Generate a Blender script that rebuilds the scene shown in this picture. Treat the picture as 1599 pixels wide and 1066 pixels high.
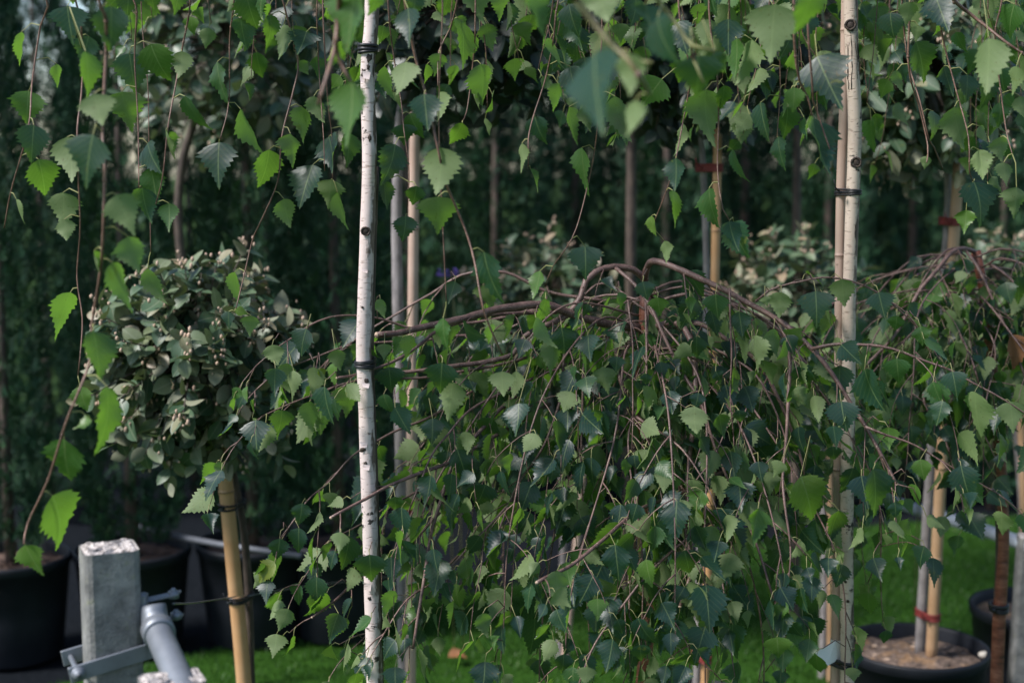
import bpy, math, random
import numpy as np
from mathutils import Vector, Matrix, noise

random.seed(11)
RNG = np.random.default_rng(11)
scene = bpy.context.scene
for o in list(bpy.data.objects):
    bpy.data.objects.remove(o)

# ------------------------------------------------------------------ camera
CAM_H, PITCH, FPX = 1.75, math.radians(7.0), 2220.0
cam_data = bpy.data.cameras.new('camera')
cam = bpy.data.objects.new('camera', cam_data)
scene.collection.objects.link(cam)
cam.location = (0, 0, CAM_H)
cam.rotation_euler = (math.pi / 2 - PITCH, 0, 0)
cam_data.sensor_width = 36.0
cam_data.lens = FPX / 1599.0 * 36.0
cam_data.clip_start = 0.05
cam_data.clip_end = 400
cam_data.dof.use_dof = True
cam_data.dof.focus_distance = 2.72
cam_data.dof.aperture_fstop = 2.5
cam_data.dof.aperture_blades = 9
scene.camera = cam

# ------------------------------------------------------------------ sky and sun
SUN_EL, SUN_AZ = math.radians(48), math.radians(-113)     # azimuth from +Y towards +X: behind the camera, to the left
world = bpy.data.worlds.new('World')
scene.world = world
world.use_nodes = True
wn = world.node_tree
bg = wn.nodes['Background']
sky = wn.nodes.new('ShaderNodeTexSky')
sky.sky_type = 'NISHITA'
sky.sun_disc = False
sky.sun_elevation = SUN_EL
sky.sun_rotation = SUN_AZ
sky.air_density = 1.0
sky.dust_density = 0.8
wn.links.new(sky.outputs[0], bg.inputs[0])
bg.inputs[1].default_value = 0.08
sun_data = bpy.data.lights.new('sun', 'SUN')
sun_data.energy = 3.0
sun_data.angle = math.radians(14)
sun_data.color = (1.0, 0.95, 0.92)
sun = bpy.data.objects.new('sun', sun_data)
scene.collection.objects.link(sun)
sd = Vector((math.sin(SUN_AZ) * math.cos(SUN_EL), math.cos(SUN_AZ) * math.cos(SUN_EL), math.sin(SUN_EL)))
sun.rotation_euler = sd.to_track_quat('Z', 'Y').to_euler()
scene.view_settings.view_transform = 'Standard'
scene.view_settings.look = 'None'
scene.view_settings.gamma = 1.0
scene.view_settings.use_curve_mapping = False
scene.view_settings.exposure = 1.18
scene.render.engine = 'CYCLES'
cy = scene.cycles
cy.max_bounces = 5
cy.diffuse_bounces = 3
cy.glossy_bounces = 2
cy.transmission_bounces = 3
cy.use_denoising = True
cy.sample_clamp_indirect = 6.0

# ------------------------------------------------------------------ helpers
CP, SP = math.cos(PITCH), math.sin(PITCH)

def at(px, py, Y):
    """point seen at photo pixel (px, py) that stands Y metres ahead"""
    a, b = (px - 799.5) / FPX, -(py - 533.0) / FPX
    d = Y / (CP + b * SP)
    return Vector((d * a, Y, CAM_H + d * (b * CP - SP)))

def ground(px, py, z=0.0):
    a, b = (px - 799.5) / FPX, -(py - 533.0) / FPX
    d = (CAM_H - z) / (SP - b * CP)
    return Vector((d * a, d * (CP + b * SP), z))

def project(p):
    v = Vector(p) - Vector((0, 0, CAM_H))
    d = v.y * CP - v.z * SP
    u = v.y * SP + v.z * CP
    return (799.5 + FPX * v.x / d, 533.0 - FPX * u / d, d)

def R(a, b):
    return random.uniform(a, b)

def link(o, parent=None):
    scene.collection.objects.link(o)
    if parent is not None:
        o.parent = parent
    return o

def tag(o, label=None, cat=None, group=None, kind=None):
    if label: o['label'] = label
    if cat: o['category'] = cat
    if group: o['group'] = group
    if kind: o['kind'] = kind
    return o

def empty(name, loc):
    o = bpy.data.objects.new(name, None)
    o.empty_display_size = 0.1
    o.location = loc
    return link(o)

def arr_mesh(name, V, F, attrs=None, smooth=True):
    """mesh from an (N,3) array and a list of faces or an (M,3) array; attrs: point floats"""
    V = np.asarray(V, dtype=np.float32)
    me = bpy.data.meshes.new(name)
    if isinstance(F, np.ndarray):
        M = len(F)
        k = F.shape[1]
        me.vertices.add(len(V)); me.vertices.foreach_set('co', V.ravel())
        me.loops.add(M * k); me.loops.foreach_set('vertex_index', F.astype(np.int32).ravel())
        me.polygons.add(M)
        me.polygons.foreach_set('loop_start', np.arange(0, M * k, k, dtype=np.int32))
        me.update(calc_edges=True)
    else:
        me.from_pydata([tuple(map(float, v)) for v in V], [], F)
        me.update()
    if attrs:
        for nm, a in attrs.items():
            a = np.asarray(a, dtype=np.float32)
            if a.ndim == 1:
                at_ = me.attributes.new(nm, 'FLOAT', 'POINT'); at_.data.foreach_set('value', a)
            else:
                at_ = me.attributes.new(nm, 'FLOAT_VECTOR', 'POINT'); at_.data.foreach_set('vector', a.ravel())
    if smooth:
        me.polygons.foreach_set('use_smooth', np.ones(len(me.polygons), dtype=bool))
    return me

class MB:
    """collects tubes, boxes and lumps in the coordinates of one thing"""
    def __init__(self, origin=(0, 0, 0)):
        self.v, self.f, self.a, self.o = [], [], [], Vector(origin)
    def add(self, verts, faces, attr=0.0):
        n = len(self.v)
        self.v += [Vector(q) - self.o for q in verts]
        self.f += [tuple(i + n for i in f) for f in faces]
        self.a += [attr] * len(verts)
    def tube(self, pts, radii, sides=6, attr=0.0, cap=True, rough=0.0):
        pts = [Vector(p) for p in pts]
        if not hasattr(radii, '__len__'):
            radii = [radii] * len(pts)
        n = len(pts)
        vs, fs = [], []
        t0 = (pts[1] - pts[0]).normalized()
        ref = Vector((0, 1, 0)) if abs(t0.y) < 0.8 else Vector((1, 0, 0))
        u = t0.cross(ref).normalized()
        for i in range(n):
            t = (pts[min(i + 1, n - 1)] - pts[max(i - 1, 0)])
            t = t.normalized() if t.length > 1e-9 else t0
            u = (u - t * u.dot(t))
            u = u.normalized() if u.length > 1e-6 else t.orthogonal().normalized()
            w = t.cross(u)
            for k in range(sides):
                a = 2 * math.pi * k / sides
                r = radii[i] * (1 + (R(-rough, rough) if rough else 0))
                vs.append(pts[i] + u * (math.cos(a) * r) + w * (math.sin(a) * r))
        for i in range(n - 1):
            for k in range(sides):
                k2 = (k + 1) % sides
                fs.append((i * sides + k, i * sides + k2, (i + 1) * sides + k2, (i + 1) * sides + k))
        if cap:
            fs.append(tuple(range(sides - 1, -1, -1)))
            fs.append(tuple((n - 1) * sides + k for k in range(sides)))
        self.add(vs, fs, attr)
    def box(self, c, sx, sy, sz, X=Vector((1, 0, 0)), Y=Vector((0, 1, 0)), Z=Vector((0, 0, 1)), bev=0.0):
        c = Vector(c)
        vs, fs = [], []
        if bev <= 0:
            for dz in (-1, 1):
                for dx, dy in ((-1, -1), (1, -1), (1, 1), (-1, 1)):
                    vs.append(c + X * (dx * sx / 2) + Y * (dy * sy / 2) + Z * (dz * sz / 2))
            fs = [(3, 2, 1, 0), (4, 5, 6, 7), (0, 1, 5, 4), (1, 2, 6, 5), (2, 3, 7, 6), (3, 0, 4, 7)]
        else:
            rings = []
            for dz, ins in ((-sz / 2, bev), (-sz / 2 + bev, 0), (sz / 2 - bev, 0), (sz / 2, bev)):
                hx, hy, b = sx / 2 - ins, sy / 2 - ins, bev
                ring = [(-hx + b, -hy), (hx - b, -hy), (hx, -hy + b), (hx, hy - b), (hx - b, hy), (-hx + b, hy), (-hx, hy - b), (-hx, -hy + b)]
                rings.append([c + X * x + Y * y + Z * dz for x, y in ring])
            for r in rings: vs += r
            for i in range(3):
                for k in range(8):
                    k2 = (k + 1) % 8
                    fs.append((i * 8 + k, i * 8 + k2, (i + 1) * 8 + k2, (i + 1) * 8 + k))
            fs.append(tuple(range(7, -1, -1))); fs.append(tuple(range(24, 32)))
        self.add(vs, fs)
    def lathe(self, c, prof, sides=32, wob=0.0):
        c = Vector(c)
        vs, fs = [], []
        for r, z in prof:
            for k in range(sides):
                a = 2 * math.pi * k / sides
                rr = r * (1 + wob * math.sin(3 * a + 1))
                vs.append(c + Vector((math.cos(a) * rr, math.sin(a) * rr, z)))
        for i in range(len(prof) - 1):
            for k in range(sides):
                k2 = (k + 1) % sides
                fs.append((i * sides + k, i * sides + k2, (i + 1) * sides + k2, (i + 1) * sides + k))
        self.add(vs, fs)
    def lump(self, c, r, X=Vector((1, 0, 0)), Y=Vector((0, 1, 0)), Z=Vector((0, 0, 1)), n=7, m=5, jit=0.1):
        c = Vector(c)
        vs, fs = [c - Z * r[2]], []
        for i in range(1, m):
            ph = math.pi * i / m
            for k in range(n):
                a = 2 * math.pi * k / n
                q = 1 + R(-jit, jit)
                vs.append(c + (X * (math.cos(a) * math.sin(ph) * r[0]) + Y * (math.sin(a) * math.sin(ph) * r[1])) * q - Z * (math.cos(ph) * r[2]))
        vs.append(c + Z * r[2])
        for k in range(n):
            k2 = (k + 1) % n
            fs.append((0, 1 + k2, 1 + k))
            for i in range(m - 2):
                fs.append((1 + i * n + k, 1 + i * n + k2, 1 + (i + 1) * n + k2, 1 + (i + 1) * n + k))
            fs.append((len(vs) - 1, 1 + (m - 2) * n + k, 1 + (m - 2) * n + k2))
        self.add(vs, fs)
    def build(self, name, mat, parent=None, smooth=True):
        me = arr_mesh(name, [tuple(q) for q in self.v], self.f, {'stalk': self.a}, smooth)
        me.materials.append(mat)
        o = bpy.data.objects.new(name, me)
        if parent is None:
            o.location = self.o
        return link(o, parent)

def smooth_path(pts, step=0.02):
    """catmull-rom through pts, roughly one point per step"""
    pts = [Vector(p) for p in pts]
    P = [pts[0] * 2 - pts[1]] + pts + [pts[-1] * 2 - pts[-2]]
    out = []
    for i in range(1, len(P) - 2):
        a, b, c, d = P[i - 1], P[i], P[i + 1], P[i + 2]
        n = max(1, int((c - b).length / step))
        for k in range(n):
            t = k / n
            out.append(0.5 * ((2 * b) + (c - a) * t + (2 * a - 5 * b + 4 * c - d) * t * t + (3 * b - a - 3 * c + d) * t ** 3))
    out.append(pts[-1])
    return out

# ------------------------------------------------------------------ materials
MATS = {}
def new_mat(name):
    m = bpy.data.materials.new(name); m.use_nodes = True
    MATS[name] = m
    nt = m.node_tree
    return m, nt, nt.nodes['Principled BSDF']

def node(nt, typ, **kw):
    n = nt.nodes.new(typ)
    for k, v in kw.items():
        if k.startswith('i_'):
            key = k[2:]
            key = int(key) if key.isdigit() else key
            n.inputs[key].default_value = v
        else:
            setattr(n, k, v)
    return n

def math_n(nt, op, a, b=None, c=None, clamp=False):
    n = nt.nodes.new('ShaderNodeMath'); n.operation = op; n.use_clamp = clamp
    for i, x in enumerate((a, b, c)):
        if x is None: continue
        if isinstance(x, (int, float)): n.inputs[i].default_value = x
        else: nt.links.new(x, n.inputs[i])
    return n.outputs[0]

def mix_n(nt, fac, a, b, mode='MIX'):
    n = nt.nodes.new('ShaderNodeMix'); n.data_type = 'RGBA'; n.blend_type = mode
    for idx, x in ((0, fac), (6, a), (7, b)):
        if isinstance(x, (int, float)): n.inputs[idx].default_value = x
        elif isinstance(x, tuple): n.inputs[idx].default_value = (*x, 1.0) if len(x) == 3 else x
        else: nt.links.new(x, n.inputs[idx])
    return n.outputs[2]

def ramp_n(nt, fac, stops):
    n = nt.nodes.new('ShaderNodeValToRGB')
    el = n.color_ramp.elements
    while len(el) < len(stops): el.new(0.5)
    for e, (p, c) in zip(el, stops):
        e.position = p
        e.color = (*c, 1.0) if isinstance(c, tuple) else (c, c, c, 1.0)
    nt.links.new(fac, n.inputs[0])
    return n.outputs[0]

def noise_n(nt, vec, scale, detail=3.0, rough=0.55, stretch=None):
    if stretch is not None:
        mp = nt.nodes.new('ShaderNodeMapping'); mp.inputs['Scale'].default_value = stretch
        nt.links.new(vec, mp.inputs[0]); vec = mp.outputs[0]
    n = nt.nodes.new('ShaderNodeTexNoise')
    n.inputs['Scale'].default_value = scale; n.inputs['Detail'].default_value = detail; n.inputs['Roughness'].default_value = rough
    nt.links.new(vec, n.inputs['Vector'])
    return n.outputs[0]

def bump_n(nt, bsdf, h, strength, dist):
    n = nt.nodes.new('ShaderNodeBump'); n.inputs['Strength'].default_value = strength; n.inputs['Distance'].default_value = dist
    nt.links.new(h, n.inputs['Height']); nt.links.new(n.outputs[0], bsdf.inputs['Normal'])
    return n

def obj_co(nt):
    return nt.nodes.new('ShaderNodeTexCoord').outputs['Object']

def leaf_material(name, top_stops, under, through, vein, veiny=True, rough=(0.34, 0.55), transl=0.42, spec=0.5):
    """thin leaf: upper and under side differ, light shines through; per-leaf tint from the colour slot or 'tint'"""
    m, nt, b = new_mat(name)
    L = nt.links.new
    oi = nt.nodes.new('ShaderNodeObjectInfo')
    sep = nt.nodes.new('ShaderNodeSeparateColor'); L(oi.outputs['Color'], sep.inputs[0])
    ta = node(nt, 'ShaderNodeAttribute', attribute_name='tint')
    rnd = math_n(nt, 'ADD', sep.outputs[0], ta.outputs['Fac'])
    top = ramp_n(nt, rnd, top_stops)
    co = node(nt, 'ShaderNodeAttribute', attribute_name='leafco')
    sx = nt.nodes.new('ShaderNodeSeparateXYZ'); L(co.outputs['Vector'], sx.inputs[0])
    ax = math_n(nt, 'ABSOLUTE', sx.outputs[0])
    off = nt.nodes.new('ShaderNodeVectorMath'); off.operation = 'ADD'
    cmb = nt.nodes.new('ShaderNodeCombineXYZ'); L(math_n(nt, 'MULTIPLY', rnd, 37.0), cmb.inputs[2])
    L(co.outputs['Vector'], off.inputs[0]); L(cmb.outputs[0], off.inputs[1])
    blot = noise_n(nt, off.outputs[0], 3.2, 4.0)
    fine = noise_n(nt, off.outputs[0], 26.0, 2.0)
    und = mix_n(nt, math_n(nt, 'MULTIPLY', rnd, 0.75, clamp=True), under, tuple(c * 1.25 for c in under))
    geo = nt.nodes.new('ShaderNodeNewGeometry')
    col = mix_n(nt, geo.outputs['Backfacing'], top, und)
    col = mix_n(nt, math_n(nt, 'MULTIPLY', blot, 0.55), col, mix_n(nt, 1.0, col, (0.55, 0.6, 0.55), 'MULTIPLY'))
    if veiny:
        mid = math_n(nt, 'LESS_THAN', ax, 0.013)
        p = math_n(nt, 'SUBTRACT', sx.outputs[1], math_n(nt, 'MULTIPLY', ax, 0.95))
        fr = math_n(nt, 'ABSOLUTE', math_n(nt, 'SUBTRACT', math_n(nt, 'FRACT', math_n(nt, 'DIVIDE', p, 0.128)), 0.5))
        side = math_n(nt, 'MULTIPLY', math_n(nt, 'GREATER_THAN', fr, 0.458), 0.55)
        ribs = math_n(nt, 'MAXIMUM', mid, side)
        col = mix_n(nt, math_n(nt, 'MULTIPLY', ribs, 0.52), col, vein)
        h = math_n(nt, 'ADD', math_n(nt, 'MULTIPLY', math_n(nt, 'SUBTRACT', 0.5, fr), -1.1), math_n(nt, 'MULTIPLY', fine, 0.35))
        bump_n(nt, b, h, 0.12, 0.0014)
    else:
        mid = math_n(nt, 'LESS_THAN', ax, 0.018)
        col = mix_n(nt, math_n(nt, 'MULTIPLY', mid, 0.5), col, vein)
        bump_n(nt, b, fine, 0.3, 0.001)
    # a few worn, yellowing patches
    worn = math_n(nt, 'MULTIPLY', math_n(nt, 'GREATER_THAN', blot, 0.69), 0.55)
    col = mix_n(nt, worn, col, (0.15, 0.16, 0.025))
    spot = noise_n(nt, off.outputs[0], 15.0, 1.0)
    col = mix_n(nt, math_n(nt, 'MULTIPLY', math_n(nt, 'GREATER_THAN', spot, 0.715), 0.8), col, (0.075, 0.045, 0.018))
    L(col, b.inputs['Base Color'])
    rr = nt.nodes.new('ShaderNodeMix'); rr.data_type = 'FLOAT'
    L(geo.outputs['Backfacing'], rr.inputs[0]); rr.inputs[2].default_value = rough[0]; rr.inputs[3].default_value = rough[1]
    L(math_n(nt, 'ADD', rr.outputs[0], math_n(nt, 'MULTIPLY', fine, 0.16)), b.inputs['Roughness'])
    b.inputs['Specular IOR Level'].default_value = spec
    tr = nt.nodes.new('ShaderNodeBsdfTranslucent')
    L(mix_n(nt, math_n(nt, 'MULTIPLY', blot, 0.5), through, tuple(c * 0.55 for c in through)), tr.inputs[0])
    mx = nt.nodes.new('ShaderNodeMixShader'); mx.inputs[0].default_value = transl
    L(b.outputs[0], mx.inputs[1]); L(tr.outputs[0], mx.inputs[2])
    L(mx.outputs[0], nt.nodes['Material Output'].inputs[0])
    return m

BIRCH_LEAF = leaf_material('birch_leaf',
    [(0.0, (0.008, 0.032, 0.039)), (0.38, (0.012, 0.048, 0.040)), (0.62, (0.040, 0.112, 0.026)), (0.88, (0.100, 0.200, 0.035)), (0.95, (0.20, 0.24, 0.03)), (1.0, (0.38, 0.26, 0.02))],  # darkest upper-side tones carry a bluish sky sheen painted into the colour
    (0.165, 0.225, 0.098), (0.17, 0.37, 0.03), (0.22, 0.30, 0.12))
ELA_LEAF = leaf_material('oleaster_leaf',
    [(0.0, (0.038, 0.084, 0.044)), (0.5, (0.080, 0.138, 0.074)), (0.8, (0.15, 0.195, 0.105)), (0.92, (0.16, 0.19, 0.10)), (1.0, (0.33, 0.24, 0.16))],
    (0.22, 0.23, 0.155), (0.12, 0.18, 0.05), (0.22, 0.25, 0.17), veiny=False, rough=(0.36, 0.6), transl=0.15)
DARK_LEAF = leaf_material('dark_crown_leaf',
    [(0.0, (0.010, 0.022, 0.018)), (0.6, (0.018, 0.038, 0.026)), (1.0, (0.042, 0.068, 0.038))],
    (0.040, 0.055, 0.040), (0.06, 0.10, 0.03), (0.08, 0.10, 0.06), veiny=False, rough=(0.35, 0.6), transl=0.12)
THUJA = leaf_material('thuja_spray',
    [(0.0, (0.010, 0.038, 0.024)), (0.5, (0.023, 0.080, 0.040)), (1.0, (0.060, 0.130, 0.052))],
    (0.022, 0.060, 0.030), (0.03, 0.09, 0.02), (0.05, 0.10, 0.04), veiny=False, rough=(0.5, 0.6), transl=0.12, spec=0.3)
GRASS = leaf_material('grass_blade',
    [(0.0, (0.024, 0.072, 0.011)), (0.6, (0.040, 0.118, 0.016)), (1.0, (0.080, 0.155, 0.030))],
    (0.035, 0.10, 0.015), (0.06, 0.17, 0.015), (0.05, 0.15, 0.03), veiny=False, rough=(0.4, 0.5), transl=0.3, spec=0.35)

def twig_material(name, c1, c2, green):
    m, nt, b = new_mat(name)
    a = node(nt, 'ShaderNodeAttribute', attribute_name='stalk')
    co = obj_co(nt)
    n1 = noise_n(nt, co, 55.0, 3.0)
    base = mix_n(nt, ramp_n(nt, n1, [(0.35, 0.0), (0.65, 1.0)]), c1, c2)
    spk = noise_n(nt, co, 420.0, 1.0)
    base = mix_n(nt, math_n(nt, 'MULTIPLY', math_n(nt, 'GREATER_THAN', spk, 0.66), 0.6), base, (0.42, 0.34, 0.27))
    nt.links.new(mix_n(nt, a.outputs['Fac'], base, green), b.inputs['Base Color'])
    b.inputs['Roughness'].default_value = 0.55
    bump_n(nt, b, math_n(nt, 'ADD', n1, math_n(nt, 'MULTIPLY', spk, 0.5)), 0.5, 0.001)
    return m
TWIG = twig_material('birch_twig', (0.095, 0.050, 0.036), (0.19, 0.105, 0.075), (0.22, 0.23, 0.08))
DOME_TWIG = twig_material('weeping_birch_twig', (0.070, 0.038, 0.034), (0.16, 0.095, 0.080), (0.20, 0.20, 0.08))

def bark_white(name, ca, cb_):
    m, nt, b = new_mat(name)
    co = obj_co(nt)
    L = nt.links.new
    big = noise_n(nt, co, 9.0, 4.0, stretch=(1, 1, 0.5))
    tone = mix_n(nt, ramp_n(nt, big, [(0.3, 0.0), (0.7, 1.0)]), ca, cb_)
    lent = noise_n(nt, co, 85.0, 2.0, stretch=(0.7, 0.7, 3.4))
    dash = ramp_n(nt, lent, [(0.60, 0.0), (0.67, 1.0)])
    tone = mix_n(nt, math_n(nt, 'MULTIPLY', dash, math_n(nt, 'MULTIPLY', big, 1.05)), tone, (0.24, 0.16, 0.12))
    band = noise_n(nt, co, 7.0, 5.0, 0.65, stretch=(1.3, 1.3, 4.0))
    tone = mix_n(nt, ramp_n(nt, band, [(0.56, 0.0), (0.75, 0.45)]), tone, (0.47, 0.36, 0.30))
    # brown shredded bark down one flank
    sd_ = node(nt, 'ShaderNodeAttribute', attribute_name='stalk')
    fl = noise_n(nt, co, 14.0, 5.0, 0.7, stretch=(1, 1, 0.35))
    flank = math_n(nt, 'ADD', math_n(nt, 'MULTIPLY', sd_.outputs['Fac'], 0.52), math_n(nt, 'MULTIPLY', math_n(nt, 'SUBTRACT', fl, 0.5), 3.0))
    fm = ramp_n(nt, flank, [(0.36, 0.0), (0.52, 1.0)])
    gr = noise_n(nt, co, 60.0, 4.0, 0.7, stretch=(2.2, 2.2, 0.25))
    brown = mix_n(nt, ramp_n(nt, gr, [(0.35, 0.0), (0.65, 1.0)]), (0.055, 0.038, 0.030), (0.20, 0.15, 0.12))
    tone = mix_n(nt, fm, tone, brown)
    # black tears
    tear = noise_n(nt, co, 24.0, 5.0, 0.65, stretch=(1.1, 1.1, 1.5))
    tone = mix_n(nt, ramp_n(nt, math_n(nt, 'ADD', tear, math_n(nt, 'MULTIPLY', math_n(nt, 'SUBTRACT', big, 0.5), 0.35)), [(0.66, 0.0), (0.69, 1.0)]), tone, (0.035, 0.028, 0.025))
    L(tone, b.inputs['Base Color'])
    b.inputs['Roughness'].default_value = 0.62
    h = math_n(nt, 'ADD', math_n(nt, 'MULTIPLY', dash, -0.5), math_n(nt, 'ADD', math_n(nt, 'MULTIPLY', gr, fm), math_n(nt, 'MULTIPLY', tear, 0.5)))
    bump_n(nt, b, h, 0.7, 0.002)
    return m
BARK_WHITE = bark_white('white_birch_bark', (0.50, 0.41, 0.385), (0.68, 0.58, 0.555))
BARK_CREAM = bark_white('cream_birch_bark', (0.44, 0.345, 0.27), (0.60, 0.50, 0.42))

def bark(name, c1, c2, c3, scale=40.0, stretch=(1.6, 1.6, 0.4), rough=0.7):
    m, nt, b = new_mat(name)
    co = obj_co(nt)
    n1 = noise_n(nt, co, scale, 5.0, 0.65, stretch=stretch)
    n2 = noise_n(nt, co, 8.0, 3.0)
    c = ramp_n(nt, n1, [(0.3, c1), (0.52, c2), (0.75, c3)])
    c = mix_n(nt, math_n(nt, 'MULTIPLY', n2, 0.6), c, mix_n(nt, 1.0, c, (0.6, 0.6, 0.6), 'MULTIPLY'))
    nt.links.new(c, b.inputs['Base Color'])
    b.inputs['Roughness'].default_value = rough
    bump_n(nt, b, n1, 0.8, 0.003)
    return m
BARK_RED = bark('red_brown_bark', (0.060, 0.018, 0.011), (0.20, 0.062, 0.036), (0.36, 0.16, 0.10), 30.0, (0.8, 0.8, 2.6), 0.45)
BARK_GREY = bark('grey_bark', (0.14, 0.13, 0.13), (0.24, 0.22, 0.22), (0.36, 0.34, 0.33), 26.0, (1, 1, 0.7), 0.7)
BARK_BROWN = bark('brown_bark', (0.030, 0.022, 0.018), (0.075, 0.055, 0.043), (0.16, 0.12, 0.09))
BARK_CONIFER = bark('conifer_bark', (0.05, 0.037, 0.03), (0.11, 0.08, 0.065), (0.19, 0.15, 0.12), 30.0, (2, 2, 0.25))
KNOT = bark('knot_bark', (0.012, 0.008, 0.006), (0.04, 0.027, 0.02), (0.13, 0.09, 0.06), 160.0, (1, 1, 1))

def cane_material(name, c1, c2):
    m, nt, b = new_mat(name)
    co = obj_co(nt)
    n1 = noise_n(nt, co, 60.0, 4.0, 0.6, stretch=(2.0, 2.0, 0.06))
    n2 = noise_n(nt, co, 5.0, 3.0, stretch=(1, 1, 1.6))
    c = mix_n(nt, ramp_n(nt, n2, [(0.35, 0.0), (0.65, 1.0)]), c1, c2)
    c = mix_n(nt, math_n(nt, 'MULTIPLY', n1, 0.5), c, mix_n(nt, 1.0, c, (0.62, 0.55, 0.5), 'MULTIPLY'))
    a = node(nt, 'ShaderNodeAttribute', attribute_name='stalk')
    c = mix_n(nt, math_n(nt, 'MULTIPLY', a.outputs['Fac'], 0.75), c, (0.12, 0.07, 0.045))
    sp = noise_n(nt, co, 70.0, 3.0)
    c = mix_n(nt, ramp_n(nt, sp, [(0.68, 0.0), (0.74, 0.6)]), c, (0.10, 0.07, 0.05))
    nt.links.new(c, b.inputs['Base Color'])
    b.inputs['Roughness'].default_value = 0.42
    bump_n(nt, b, n1, 0.3, 0.001)
    return m
CANE_PALE = cane_material('weathered_bamboo', (0.44, 0.31, 0.25), (0.53, 0.40, 0.33))
CANE_WARM = cane_material('warm_bamboo', (0.46, 0.255, 0.115), (0.54, 0.335, 0.18))
CANE_TAN = cane_material('tan_bamboo', (0.38, 0.235, 0.13), (0.46, 0.31, 0.19))

def plain(name, col, rough=0.5, metal=0.0, var=0.3, scale=30.0, bump=0.2, spec=0.5):
    m, nt, b = new_mat(name)
    co = obj_co(nt)
    n1 = noise_n(nt, co, scale, 4.0, 0.6)
    c = mix_n(nt, n1, tuple(x * (1 - var) for x in col), tuple(min(1, x * (1 + var)) for x in col))
    nt.links.new(c, b.inputs['Base Color'])
    nt.links.new(math_n(nt, 'ADD', math_n(nt, 'MULTIPLY', n1, 0.25), rough - 0.12), b.inputs['Roughness'])
    b.inputs['Metallic'].default_value = metal
    b.inputs['Specular IOR Level'].default_value = spec
    if bump: bump_n(nt, b, n1, bump, 0.002)
    return m
POT = plain('black_pot_plastic', (0.009, 0.011, 0.016), 0.55, 0, 0.5, 18, 0.1, 0.28)
RUBBER = plain('black_rubber_tie', (0.010, 0.010, 0.013), 0.45, 0, 0.3, 60, 0.1)
RED_TIE = plain('red_tie', (0.16, 0.022, 0.020), 0.6, 0, 0.3, 60, 0.1)
ZINC = plain('galvanised_steel', (0.20, 0.22, 0.25), 0.5, 0.5, 0.38, 22, 0.12)
WIRE = plain('fence_wire', (0.20, 0.21, 0.23), 0.4, 0.8, 0.2, 60, 0.05)
PAPER = plain('white_label', (0.75, 0.75, 0.76), 0.6, 0, 0.05, 30, 0.0)
BUD = plain('oleaster_bud', (0.44, 0.32, 0.24), 0.7, 0, 0.35, 90, 0.2)
DEADWOOD = plain('dead_leaf', (0.22, 0.095, 0.035), 0.7, 0, 0.4, 50, 0.3)
LILAC = plain('lilac_flower', (0.14, 0.08, 0.34), 0.6, 0, 0.3, 50, 0.1)
NODE_PALE = plain('cut_wood', (0.42, 0.31, 0.23), 0.7, 0, 0.3, 200, 0.2)

def concrete():
    m, nt, b = new_mat('weathered_concrete')
    co = obj_co(nt)
    n1 = noise_n(nt, co, 22.0, 6.0, 0.65)
    n2 = noise_n(nt, co, 190.0, 3.0, 0.6)
    n3 = noise_n(nt, co, 60.0, 3.0, 0.6)
    c = ramp_n(nt, n1, [(0.3, (0.080, 0.082, 0.080)), (0.5, (0.17, 0.172, 0.168)), (0.75, (0.29, 0.29, 0.275))])
    c = mix_n(nt, ramp_n(nt, n2, [(0.55, 0.0), (0.7, 0.7)]), c, (0.10, 0.10, 0.095))
    c = mix_n(nt, ramp_n(nt, n3, [(0.6, 0.0), (0.75, 0.5)]), c, (0.22, 0.23, 0.14))
    a = node(nt, 'ShaderNodeAttribute', attribute_name='stalk')
    ch = mix_n(nt, ramp_n(nt, n2, [(0.42, 0.0), (0.6, 1.0)]), (0.50, 0.46, 0.44), (0.16, 0.14, 0.13))
    c = mix_n(nt, a.outputs['Fac'], c, ch)
    nt.links.new(c, b.inputs['Base Color'])
    b.inputs['Roughness'].default_value = 0.85
    bump_n(nt, b, math_n(nt, 'ADD', math_n(nt, 'MULTIPLY', n1, 0.5), n2), 0.6, 0.003)
    return m
CONCRETE = concrete()

def soil():
    m, nt, b = new_mat('bark_mulch')
    co = obj_co(nt)
    n1 = noise_n(nt, co, 60.0, 4.0, 0.7)
    n2 = noise_n(nt, co, 14.0, 3.0, 0.6)
    c = ramp_n(nt, n1, [(0.3, (0.035, 0.024, 0.018)), (0.5, (0.13, 0.092, 0.072)), (0.72, (0.32, 0.24, 0.19))])
    c = mix_n(nt, ramp_n(nt, n2, [(0.5, 0.0), (0.62, 0.7)]), c, (0.28, 0.165, 0.08))
    nt.links.new(c, b.inputs['Base Color']); b.inputs['Roughness'].default_value = 0.9
    bump_n(nt, b, n1, 0.9, 0.01)
    return m
SOIL = soil()
DARK_SOIL = plain('damp_compost', (0.085, 0.052, 0.038), 0.9, 0, 0.6, 70, 0.9)

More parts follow.
